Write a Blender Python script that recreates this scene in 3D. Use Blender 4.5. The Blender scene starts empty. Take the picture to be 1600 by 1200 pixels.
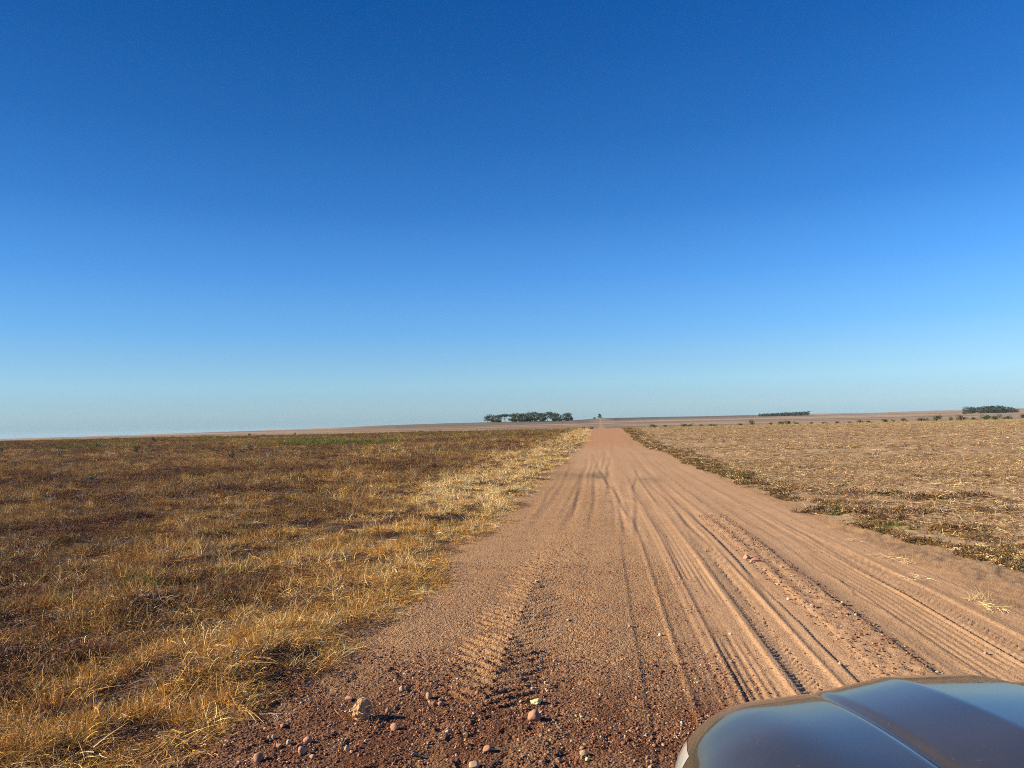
import bpy, bmesh, math, random
import numpy as np
from mathutils import Vector, Matrix, Euler

random.seed(7)
R = np.random.RandomState(11)
C = bpy.context.scene.collection
S = bpy.context.scene
rad = math.radians

# ------------------------------------------------------------------ camera
CAM_H = 1.75
PITCH, YAW, ROLL = rad(3.166), rad(6.42), rad(-1.29)
FPX = 1202.0
cam_d = bpy.data.cameras.new('camera')
cam = bpy.data.objects.new('camera', cam_d)
C.objects.link(cam)
S.camera = cam
cam_d.sensor_width = 36.0
cam_d.lens = 36.0 * FPX / 1600.0
cam_d.clip_start = 0.05
cam_d.clip_end = 60000
CAM_R = Matrix.Rotation(YAW, 3, 'Z') @ Matrix.Rotation(math.pi / 2 + PITCH, 3, 'X') @ Matrix.Rotation(ROLL, 3, 'Z')
cam.matrix_world = Matrix.Translation((0, 0, CAM_H)) @ CAM_R.to_4x4()

# ------------------------------------------------------------------ light
SUN_EL = rad(25)
SUN_DIR = Vector((-math.cos(rad(3)), -math.sin(rad(3)), 0)) * math.cos(SUN_EL) + Vector((0, 0, math.sin(SUN_EL)))
sun_d = bpy.data.lights.new('sun', 'SUN')
sun_d.energy = 5.0
sun_d.angle = rad(0.55)
sun_d.color = (1.0, 0.88, 0.68)
sun = bpy.data.objects.new('sun', sun_d)
C.objects.link(sun)
sun.rotation_euler = SUN_DIR.to_track_quat('Z', 'Y').to_euler()
sun.location = (-20, 0, 30)

SKY_GAIN = 1.0
W = bpy.data.worlds.new('World')
S.world = W
W.use_nodes = True
wt = W.node_tree
wt.nodes.clear()
wo = wt.nodes.new('ShaderNodeOutputWorld')
bg = wt.nodes.new('ShaderNodeBackground')
sky = wt.nodes.new('ShaderNodeTexSky')
sky.sky_type = 'NISHITA'
sky.sun_disc = False
sky.sun_elevation = SUN_EL
sky.sun_rotation = math.atan2(SUN_DIR.x, SUN_DIR.y)
sky.altitude = 600
sky.air_density = 1.0
sky.dust_density = 1.0
sky.ozone_density = 1.6
# dry clear air: the Nishita sky is blended with a measured deep-blue gradient by elevation,
# a little brighter away from the 90-degree band (Rayleigh phase)
def srgb(r, g, b):
    f = lambda c: (c / 255) / 12.92 if c <= 10 else ((c / 255 + .055) / 1.055) ** 2.4
    return tuple(f(c) for c in (r, g, b))
EXPO = 1.15
GRAD = [(-1.0, (120, 130, 130)), (-.02, (150, 176, 188)), (.003, (156, 184, 194)), (.022, (170, 199, 209)), (.055, (163, 209, 231)), (.12, (120, 186, 243)), (.19, (88, 160, 236)),
        (.27, (60, 131, 211)), (.355, (42, 110, 188)), (.44, (29, 95, 172)), (.52, (16, 84, 160)), (1.0, (13, 66, 138))]
wtc = wt.nodes.new('ShaderNodeTexCoord')
wsep = wt.nodes.new('ShaderNodeSeparateXYZ')
wt.links.new(wtc.outputs['Generated'], wsep.inputs[0])
def wmath(op, a, b):
    n = wt.nodes.new('ShaderNodeMath'); n.operation = op
    for k, v in enumerate((a, b)):
        if isinstance(v, (int, float)): n.inputs[k].default_value = v
        else: wt.links.new(v, n.inputs[k])
    return n.outputs[0]
wramp = wt.nodes.new('ShaderNodeValToRGB')
wt.links.new(wmath('MULTIPLY', wmath('ADD', wsep.outputs['Z'], 1.0), 0.5), wramp.inputs[0])
while len(wramp.color_ramp.elements) < len(GRAD):
    wramp.color_ramp.elements.new(0.5)
for e, (p, c) in zip(wramp.color_ramp.elements, GRAD):
    e.position = (p + 1) / 2
    e.color = (*srgb(*c), 1)
wx = wsep.outputs['X']
wf = wmath('ADD', wmath('ADD', wmath('MULTIPLY', wx, .33), wmath('MULTIPLY', wmath('MULTIPLY', wx, wx), .45)), 1.0)
wf = wmath('MULTIPLY', wf, 10.0 / 2 ** EXPO * SKY_GAIN)
wsc = wt.nodes.new('ShaderNodeVectorMath'); wsc.operation = 'SCALE'
wt.links.new(wramp.outputs[0], wsc.inputs[0]); wt.links.new(wf, wsc.inputs['Scale'])
wnm = wt.nodes.new('ShaderNodeMixRGB'); wnm.blend_type = 'MULTIPLY'; wnm.inputs[0].default_value = 1
wnm.inputs[2].default_value = (.05, .30, .60, 1)
wt.links.new(sky.outputs[0], wnm.inputs[1])
wmx = wt.nodes.new('ShaderNodeMixRGB'); wmx.inputs[0].default_value = 0.03
wt.links.new(wsc.outputs[0], wmx.inputs[1]); wt.links.new(wnm.outputs[0], wmx.inputs[2])
wt.links.new(wmx.outputs[0], bg.inputs[0])
bg.inputs[1].default_value = 0.10
wt.links.new(bg.outputs[0], wo.inputs[0])

S.view_settings.view_transform = 'Standard'
S.view_settings.look = 'None'
S.view_settings.gamma = 1
S.view_settings.use_curve_mapping = False
S.view_settings.exposure = EXPO
S.render.filter_size = 1.0
S.cycles.pixel_filter_type = 'BLACKMAN_HARRIS'
S.cycles.filter_width = 1.0
S.cycles.use_denoising = False
S.cycles.denoiser = 'OPENIMAGEDENOISE'
S.cycles.denoising_input_passes = 'RGB_ALBEDO_NORMAL'
S.cycles.denoising_prefilter = 'ACCURATE'
S.cycles.max_bounces = 6
S.cycles.volume_bounces = 0
S.cycles.transparent_max_bounces = 8

# ------------------------------------------------------------------ numpy noise
def _hash(ix, iy, s):
    n = (ix * 374761393 + iy * 668265263 + s * 1442695041) & 0xFFFFFFFF
    n = ((n ^ (n >> 13)) * 1274126177) & 0xFFFFFFFF
    n = n ^ (n >> 16)
    return (n & 0xFFFFFF).astype(np.float64) / 0xFFFFFF

def vnoise(x, y, s=0):
    x = np.asarray(x, float); y = np.asarray(y, float)
    ix = np.floor(x).astype(np.int64); iy = np.floor(y).astype(np.int64)
    fx = x - ix; fy = y - iy
    ux = fx * fx * (3 - 2 * fx); uy = fy * fy * (3 - 2 * fy)
    a = _hash(ix, iy, s); b = _hash(ix + 1, iy, s); c = _hash(ix, iy + 1, s); d = _hash(ix + 1, iy + 1, s)
    return (a + (b - a) * ux) * (1 - uy) + (c + (d - c) * ux) * uy

def fbm(x, y, s=0, o=3):
    t = 0; a = 0.5; n = 0
    for k in range(o):
        t = t + a * vnoise(x * 2 ** k + 13.7 * k, y * 2 ** k - 7.1 * k, s + k)
        n += a; a *= 0.5
    return t / n

def sst(a, b, x):
    t = np.clip((x - a) / (b - a), 0, 1)
    return t * t * (3 - 2 * t)

# ------------------------------------------------------------------ pixels to directions (photograph at 1600 wide)
def ray(px, py):
    d = CAM_R @ Vector(((px - 800) / FPX, -(py - 600) / FPX, -1))
    return d.normalized()

def horizon_y(px):
    return 684.5 - 0.0225 * px

def azdir(px):
    d = ray(px, horizon_y(px))
    d.z = 0
    return d.normalized()

# azimuth (atan2(x,y)) <-> px table
_pxs = np.linspace(-400, 2000, 241)
_azs = np.array([math.atan2(azdir(p).x, azdir(p).y) for p in _pxs])

# ------------------------------------------------------------------ terrain
def edge_l(Y):
    return np.interp(Y, [0, 4.4, 7, 8.4, 11.6, 13.8, 22, 30, 51, 63, 90, 120, 5000],
                     [-2.6, -2.3, -2.0, -1.95, -2.3, -1.85, -2.0, -1.95, -1.35, -1.1, -1.3, -1.5, -1.2])

def edge_r(Y):
    return np.interp(Y, [0, 30, 45, 63, 90, 120, 5000], [3.68, 3.5, 3.1, 2.6, 2.8, 3.2, 3.4])

SKY_PX = [-400, 0, 200, 400, 550, 600, 700, 800, 880, 940, 1045, 1100, 1250, 1370, 1450, 1600, 2000]
SKY_E = [-2, -1, 0, 2.5, 5.2, 6.5, 7.7, 7.9, 7.6, 9.8, 9.6, 9.2, 9.0, 7.9, 8.9, 8.8, 7]
RS_PX = [-400, 0, 480, 620, 900, 960, 1030, 2000]
RS = [2800, 2800, 2600, 1150, 1150, 1700, 3300, 3300]
YC = 120.0

def base_z(X, Y):
    X = np.asarray(X, float); Y = np.asarray(Y, float)
    r = np.sqrt(X * X + Y * Y) + 1e-6
    az = np.arctan2(X, Y)
    px = np.interp(az, _azs, _pxs)
    es = np.interp(px, _pxs, np.interp(_pxs, SKY_PX, SKY_E)) + 0.35 * (vnoise(px / 60.0, px * 0 + 3, 5) - 0.5)
    inview = sst(1.35, 0.9, np.abs(az))
    es = es * inview
    rs = np.interp(px, RS_PX, RS)
    Yf = np.maximum(Y, 0)
    crest = 1.12 + 0.10 * (vnoise(X / 9.0, X * 0, 21) - .5)
    zn = crest * sst(28, YC, Yf)
    zn = zn + 0.10 * np.exp(-((Yf - 42) / 5.0) ** 2) - 0.07 * np.exp(-((Yf - 53) / 5.0) ** 2)
    zn = zn + 0.07 * np.exp(-((Yf - 60) / 3.5) ** 2)
    # beyond the crest
    r0 = 330.0
    rr = np.clip(r, r0, None)
    t = np.clip(np.log(rr / r0) / np.log(rs / r0), 0, 1)
    e = -9.0 + (es + 9.0) * t ** 0.85
    zf = CAM_H + np.minimum(rr, rs) * e / FPX
    zf = zf - np.clip(r - rs, 0, None) * 0.006
    zf = np.where(r < r0, CAM_H + r0 * (-9.0) / FPX, zf)
    s = sst(YC + 2, YC + 75, np.where(np.abs(az) < 1.2, Yf, r))
    return zn * (1 - s) + zf * s

def lod(Y, a, b):
    return 1 - sst(a, b, Y)

def lug(u, w):   # rounded bar profile, 1 on the bar
    return sst(0, w, 0.5 - np.abs((u % 1.0) - 0.5) - (0.5 - 2 * w) / 2)

def detail(X, Y):
    """relief of the road surface and lumps of the fields; returns height, and masks"""
    xl = edge_l(Y) + 0.55 * (fbm(X * 0 + 3.3, Y / 1.7, 31, 3) - .5) + 0.35 * (fbm(X / .5, Y / .5, 33, 2) - .5)
    xr = edge_r(Y) + 0.12 * (fbm(X * 0 + 1.3, Y / 1.3, 35, 2) - .5)
    inr = sst(-0.25, 0.15, X - xl) * sst(-0.1, 0.1, xr + 0.1 - X)
    left = 1 - sst(-0.5, 0.2, X - xl)
    right = sst(0.1, 0.9, X - xr)
    h = np.zeros_like(X)
    # meander
    m = 0.03 * np.sin(Y / 4.7) + 0.012 * np.sin(Y / 1.9 + 1)
    x = X - m * sst(2, 20, Y)
    far = lod(Y, 16, 30)
    # broad wheel ruts, visible a long way
    for c, w, d in ((1.02, .20, .018), (1.40, .18, .016), (1.72, .11, .022), (2.40, .16, .022), (2.72, .20, .016),
                    (3.10, .18, .016), (-.98, .18, .010), (-.62, .14, .012), (-.18, .12, .010), (.28, .14, .010)):
        h -= d * np.exp(-((x - c) / w) ** 2) * (0.5 + 0.9 * vnoise(x * 0 + c * 3, Y / 3.0, 41)) * lod(Y, 60, 120) * 0.25
    # fine lengthwise streaks
    st = fbm(x / 0.16, Y / 6.0, 43, 3) - .5
    sm = inr * sst(0.45, 0.95, x + 0.35 * (vnoise(x * 0, Y / 3, 4) - .5) + 0.075 * (Y - 9).clip(0, 40))
    h += st * 0.006 * sm * lod(Y, 70, 120)
    st2 = fbm(x / 0.05, Y / 3.0, 47, 2) - .5
    h += st2 * 0.009 * sm * lod(Y, 10, 26)
    st3 = fbm(x / 0.11, Y / 9.0, 49, 3) - .5
    h += st3 * 0.009 * sm * sst(8, 16, Y) * lod(Y, 45, 90)
    # ribbed tyre prints
    for c, w, n, a in ((1.02, .145, 5, .0075), (2.73, .17, 5, .0065), (0.66, .10, 4, .0018)):
        u = (x - c)
        win = sst(w + .015, w - .01, np.abs(u)) * sst(.25, .5, fbm(X / .3, Y / 1.4, 59, 3))
        h += win * (a * .65 * np.cos(u / (2 * w) * n * 2 * math.pi) - .006) * lod(Y, 14, 30) * (0.55 + .6 * vnoise(X * 0 + c, Y / 1.1, 51))
        h += (a * 1.0) * np.exp(-((np.abs(u) - w - .03) / .02) ** 2) * lod(Y, 20, 36)
    # chevron prints
    for c, w, p, a in ((1.38, .13, .075, .0095), (3.10, .15, .085, .0065), (0.38, .13, .10, .0016), (2.93, .05, .07, .004)):
        u = (x - c)
        win = sst(w + .015, w - .01, np.abs(u))
        ph = Y / p + np.sign(u) * 0.25 + np.abs(u) * 9 + 0.6 * vnoise(X / .1, Y / .1, 53)
        h += win * (a * np.cos(2 * math.pi * ph) * (0.5 + .5 * np.cos(u / w * 7)) - .006) * lod(Y, 8, 15)
        h += (a * .7) * np.exp(-((np.abs(u) - w - .025) / .018) ** 2) * lod(Y, 20, 36)
    # ledges: high on the sun side, dropping to the right
    for c, a, wob in ((1.20, .010, .02), (1.66, .018, .03), (1.86, -.012, .03), (2.22, .026, .07), (2.50, .018, .12), (3.42, .014, .06), (3.62, .010, .03), (0.84, -.004, .02)):
        cc = c + wob * (fbm(X * 0 + c, Y / .8, 57, 3) - .5)
        k = a * .42 * lod(Y, 18, 45) * (0.15 + 1.2 * fbm(X * 0 + c, Y / 1.1, 58, 3))
        h += k * (np.exp(-np.clip(cc - x, 0, None) / .07) * (x < cc)) - k * 0.8 * (np.exp(-np.clip(x - cc, 0, None) / .05) * (x >= cc))
    # rugged strip of crumbs between the right tracks
    rg = sst(1.78, 1.95, x) * sst(2.32, 2.15, x) * sst(4, 5.5, Y) * lod(Y, 13, 17)
    h += rg * (0.030 * (fbm(X / .10, Y / .07, 61, 3) - .5) + .006)
    # tractor herringbone: two lug rows, worn and broken, fading up the road
    cx = -.80 + .055 * (Y - 7)* sst(8, 11, Y) + .05 * (fbm(X * 0, Y / 1.5, 62, 2) - .5)
    wear = (.25 + .75 * sst(.24, .52, fbm(X / .28, Y / .35, 65, 3))) * sst(4.2, 5.4, Y) * lod(Y, 8, 17)
    u = X - cx
    tw = sst(-.44, -.28, u + .08 * (fbm(X / .1, Y / .2, 60, 2) - .5)) * sst(.42, .26, u)
    ph = np.where(u < 0, Y / .15 + u * 6.0, Y / .15 - u * 4.6 + .5) + .45 * fbm(X / .15, Y / .15, 63, 2)
    bars = np.clip(np.cos(2 * math.pi * ph), -.4, .8)
    h += tw * (wear * np.where(u < 0, .021, .019) * bars * (0.5 + .7 * fbm(X / .1, Y / .1, 64, 2)) - .005 * lod(Y, 8, 11))
    tw2 = sst(.42, .48, u) * sst(.74, .66, u) * lod(Y, 8.0, 9.5) * wear
    h += tw2 * 0.008 * np.cos(2 * math.pi * (Y / .10 + X * 5))
    # faint lines left by single wheels that wander and cross
    rs = np.random.RandomState(77)
    hl = np.zeros_like(X)
    for _ in range(26):
        x0 = -1.6 + 5.0 * rs.rand(); k = (rs.rand() - .5) * .07; cv = (rs.rand() - .5) * .0022; y0 = 5 + 28 * rs.rand() ** 1.3; L = 6 + 18 * rs.rand()
        if x0 < .6: y0 = max(y0, 12 + 6 * rs.rand())
        cxx = x0 + k * (Y - y0) + cv * (Y - y0) ** 2 + .03 * np.sin(Y / (1 + 2 * rs.rand()) + x0)
        wd = .025 + .035 * rs.rand(); am = .004 + .007 * rs.rand()
        on = sst(y0 - 1, y0 + 1, Y) * sst(y0 + L, y0 + L * .6, Y) * inr * (.3 + fbm(X * 0 + x0, Y / .9, 66, 2))
        wd = wd * (1 + (Y - 10).clip(0, 40) * .02)
        dd = X - cxx
        hl += on * am * (np.exp(-((dd + 1.4 * wd) / wd) ** 2) * .8 - np.exp(-(dd / wd) ** 2))
    h += np.clip(hl, -.012, .010)
    # soft ruts running away on the left of the road
    for c, w, d in ((-1.15, .07, .006), (-.58, .08, .011), (-.20, .05, .008), (.22, .035, .004)):
        cc = c + .04 * np.sin(Y / 2.3 + c)
        h -= d * np.exp(-((X - cc) / w) ** 2) * sst(12, 16, Y) * lod(Y, 30, 38) * (.6 + .7 * vnoise(X / .3, Y / .5, 67))
        h += .5 * d * np.exp(-((X - cc + 1.8 * w) / w) ** 2) * sst(12, 16, Y) * lod(Y, 30, 38)
    # clods and pits at the bottom left
    cl = sst(0.4, -0.3, X) * lod(Y, 5.0, 6.6)
    h += inr * cl * 0.015 * (fbm(X / .16, Y / .16, 71, 3) - .5)
    pit = sst(.66, .80, fbm(X / .11, Y / .11, 73, 2))
    h -= inr * cl * pit * 0.012
    # everywhere on the road: granular
    h += inr * 0.006 * (fbm(X / .035, Y / .035, 75, 2) - .5) * lod(Y, 9, 16) * (1 - 0.7 * sm)
    h += inr * 0.05 * (fbm(X / 1.3, Y / 2.0, 77, 3) - .5) * sst(3, 9, Y) * .6
    # right margin: soft wavy sand
    sand = sst(0, .4, X - xr) * sst(2.0, 1.2, X - xr)
    h += sand * (0.07 * (fbm(X / .35, Y / .28, 79, 3) - .5) + .02 * (fbm(X / .07, Y / .07, 80, 2) - .5) * lod(Y, 12, 20)) * lod(Y, 25, 60)
    h += right * 0.06 * (fbm(X / .5, Y / .5, 81, 3) - .45) * lod(Y, 50, 110)
    h += right * 0.012 * (fbm(X / .07, Y / .07, 83, 2) - .5) * lod(Y, 12, 25)
    # left field
    h += left * 0.24 * (fbm(X / .9, Y / .9, 85, 3) - .42) * lod(Y, 60, 115)
    h += left * 0.03 * (fbm(X / .12, Y / .12, 87, 2) - .5) * lod(Y, 12, 25)
    return h, inr, left, right, sm

def ground_z(X, Y):
    X = np.atleast_1d(np.asarray(X, float)); Y = np.atleast_1d(np.asarray(Y, float))
    return base_z(X, Y) + detail(X, Y)[0] * (Y > -60)

def gz(x, y):
    return float(ground_z(x, y)[0])

def at(px, py, dmax=150.0):
    """point of the terrain seen at a pixel of the photograph"""
    d = ray(px, py)
    t = np.geomspace(2.5, dmax, 900)
    z = CAM_H + d.z * t
    g = ground_z(d.x * t, d.y * t)
    k = np.argmax(z < g)
    if not (z < g).any():
        k = len(t) - 1
    return Vector((d.x * t[k], d.y * t[k], float(g[k])))

def along(px, dist):
    d = azdir(px)
    x, y = d.x * dist, d.y * dist
    return Vector((x, y, gz(x, y)))

# ------------------------------------------------------------------ material helpers
def mat_new(name):
    m = bpy.data.materials.new(name)
    m.use_nodes = True
    nt = m.node_tree
    nt.nodes.clear()
    out = nt.nodes.new('ShaderNodeOutputMaterial')
    return m, nt, out

def N(nt, kind, **kw):
    n = nt.nodes.new(kind)
    for k, v in kw.items():
        if k.startswith('i_'):
            n.inputs[k[2:]].default_value = v
        else:
            setattr(n, k, v)
    return n

def math_n(nt, op, a, b=None, clamp=False):
    n = nt.nodes.new('ShaderNodeMath'); n.operation = op; n.use_clamp = clamp
    for i, v in enumerate((a, b)):
        if v is None: continue
        if isinstance(v, (int, float)): n.inputs[i].default_value = v
        else: nt.links.new(v, n.inputs[i])
    return n.outputs[0]

def mix_n(nt, mode, fac, a, b):
    n = nt.nodes.new('ShaderNodeMixRGB'); n.blend_type = mode
    for i, v in enumerate((fac, a, b)):
        if isinstance(v, (int, float)): n.inputs[i].default_value = v
        elif isinstance(v, tuple): n.inputs[i].default_value = (*v, 1)
        else: nt.links.new(v, n.inputs[i])
    return n.outputs[0]

def simple_mat(name, col, rough=0.8, metallic=0.0, var=0.25, scale=30.0, bump=0.0, bscale=80.0, coat=0.0, trans=0.0):
    m, nt, out = mat_new(name)
    b = N(nt, 'ShaderNodeBsdfPrincipled')
    tc = N(nt, 'ShaderNodeTexCoord')
    no = N(nt, 'ShaderNodeTexNoise', i_Scale=scale, i_Detail=4.0)
    nt.links.new(tc.outputs['Object'], no.inputs['Vector'])
    f = math_n(nt, 'MULTIPLY_ADD', no.outputs[0], var * 2)
    f.node.inputs[2].default_value = 1 - var
    c = mix_n(nt, 'MULTIPLY', 1.0, col, f)
    nt.links.new(c, b.inputs['Base Color'])
    b.inputs['Roughness'].default_value = rough
    b.inputs['Metallic'].default_value = metallic
    b.inputs['Coat Weight'].default_value = coat
    b.inputs['Transmission Weight'].default_value = trans
    if bump:
        n2 = N(nt, 'ShaderNodeTexNoise', i_Scale=bscale, i_Detail=3.0)
        nt.links.new(tc.outputs['Object'], n2.inputs['Vector'])
        bp = N(nt, 'ShaderNodeBump', i_Strength=1.0, i_Distance=bump)
        nt.links.new(n2.outputs[0], bp.inputs['Height'])
        nt.links.new(bp.outputs[0], b.inputs['Normal'])
    nt.links.new(b.outputs[0], out.inputs[0])
    return m

# ground: colour of the soil comes from a per-vertex albedo, grain from noise
def soil_material():
    m, nt, out = mat_new('soil')
    b = N(nt, 'ShaderNodeBsdfPrincipled', i_Roughness=0.95)
    b.inputs['Specular IOR Level'].default_value = 0.06
    at_ = N(nt, 'ShaderNodeAttribute', attribute_name='soil')
    gr = N(nt, 'ShaderNodeAttribute', attribute_name='grain')      # 1 = coarse gravel, 0 = fine dust
    tc = N(nt, 'ShaderNodeTexCoord')
    n1 = N(nt, 'ShaderNodeTexNoise', i_Scale=55.0, i_Detail=3.0, i_Roughness=0.65)
    n2 = N(nt, 'ShaderNodeTexNoise', i_Scale=4.0, i_Detail=6.0, i_Roughness=0.6)
    vo = N(nt, 'ShaderNodeTexVoronoi', i_Scale=70.0)
    vc = N(nt, 'ShaderNodeTexVoronoi', i_Scale=28.0)
    for n in (n1, n2, vo, vc):
        nt.links.new(tc.outputs['Object'], n.inputs['Vector'])
    f1 = math_n(nt, 'MULTIPLY_ADD', n1.outputs[0], 0.55); f1.node.inputs[2].default_value = 0.72
    f2 = math_n(nt, 'MULTIPLY_ADD', n2.outputs[0], 0.50); f2.node.inputs[2].default_value = 0.75
    c = mix_n(nt, 'MULTIPLY', 1.0, at_.outputs['Color'], f1)
    c = mix_n(nt, 'MULTIPLY', 1.0, c, f2)
    # single grains have their own tones
    hs = N(nt, 'ShaderNodeSeparateColor')
    nt.links.new(vo.outputs['Color'], hs.inputs[0])
    gv = math_n(nt, 'MULTIPLY_ADD', hs.outputs[0], 0.7); gv.node.inputs[2].default_value = 0.65
    c2 = mix_n(nt, 'MULTIPLY', 1.0, c, gv)
    c = mix_n(nt, 'MIX', gr.outputs['Fac'], c, c2)
    nt.links.new(c, b.inputs['Base Color'])
    h1 = math_n(nt, 'MULTIPLY', math_n(nt, 'SUBTRACT', 1.0, vo.outputs['Distance']), 0.010)
    h2 = math_n(nt, 'MULTIPLY', math_n(nt, 'SUBTRACT', 1.0, vc.outputs['Distance']), 0.010)
    h3 = math_n(nt, 'MULTIPLY', n1.outputs[0], 0.006)
    g = math_n(nt, 'MULTIPLY', math_n(nt, 'ADD', h1, h2), gr.outputs['Fac'])
    hh = math_n(nt, 'ADD', g, h3)
    bp = N(nt, 'ShaderNodeBump', i_Strength=0.8, i_Distance=1.0)
    nt.links.new(hh, bp.inputs['Height'])
    nt.links.new(bp.outputs[0], b.inputs['Normal'])
    nt.links.new(b.outputs[0], out.inputs[0])
    return m
M_SOIL = soil_material()

def tint_material(name, lo=0.55, hi=1.25, transl=0.25, rough=0.7, bump=False):
    """plant or pebble material: colour from the instance's tint, varied per blade"""
    m, nt, out = mat_new(name)
    a = N(nt, 'ShaderNodeAttribute', attribute_name='tint', attribute_type='INSTANCER')
    ge = N(nt, 'ShaderNodeNewGeometry')
    f = math_n(nt, 'MULTIPLY_ADD', ge.outputs['Random Per Island'], hi - lo); f.node.inputs[2].default_value = lo
    c = mix_n(nt, 'MULTIPLY', 1.0, a.outputs['Color'], f)
    if bump:
        tc = N(nt, 'ShaderNodeTexCoord')
        no = N(nt, 'ShaderNodeTexNoise', i_Scale=3.0, i_Detail=3.0)
        nt.links.new(tc.outputs['Object'], no.inputs['Vector'])
        g = math_n(nt, 'MULTIPLY_ADD', no.outputs[0], 0.7); g.node.inputs[2].default_value = 0.65
        c = mix_n(nt, 'MULTIPLY', 1.0, c, g)
    d = N(nt, 'ShaderNodeBsdfPrincipled', i_Roughness=rough)
    d.inputs['Specular IOR Level'].default_value = 0.05
    nt.links.new(c, d.inputs['Base Color'])
    if transl:
        t = N(nt, 'ShaderNodeBsdfTranslucent')
        nt.links.new(c, t.inputs[0])
        mx = N(nt, 'ShaderNodeMixShader', i_Fac=transl)
        nt.links.new(d.outputs[0], mx.inputs[1]); nt.links.new(t.outputs[0], mx.inputs[2])
        nt.links.new(mx.outputs[0], out.inputs[0])
    else:
        nt.links.new(d.outputs[0], out.inputs[0])
    return m
M_BLADE = tint_material('dry_blades', .18, 1.75, .10)
M_PEBBLE = tint_material('pebbles', 0.9, 1.1, 0, 0.8, True)

# ------------------------------------------------------------------ object helpers
def tag(o, label=None, cat=None, group=None, kind=None):
    if label: o['label'] = label
    if cat: o['category'] = cat
    if group: o['group'] = group
    if kind: o['kind'] = kind
    return o

def mesh_np(name, co, quads, mat, smooth=True):
    me = bpy.data.meshes.new(name)
    co = np.asarray(co, np.float32); quads = np.asarray(quads, np.int32)
    k = quads.shape[1]
    me.vertices.add(len(co)); me.vertices.foreach_set('co', co.ravel())
    me.loops.add(quads.size); me.loops.foreach_set('vertex_index', quads.ravel())
    me.polygons.add(len(quads))
    me.polygons.foreach_set('loop_start', np.arange(0, quads.size, k, dtype=np.int32))
    me.polygons.foreach_set('use_smooth', np.full(len(quads), smooth))
    me.update(calc_edges=True)
    if mat: me.materials.append(mat)
    return me

def obj_from(name, me, parent=None, loc=None):
    o = bpy.data.objects.new(name, me)
    C.objects.link(o)
    if loc is not None: o.location = loc
    if parent: o.parent = parent
    return o

def empty(name, loc, rz=0.0):
    o = bpy.data.objects.new(name, None)
    C.objects.link(o)
    o.location = loc
    o.rotation_euler = (0, 0, rz)
    o.empty_display_size = 0.2
    return o

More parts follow.
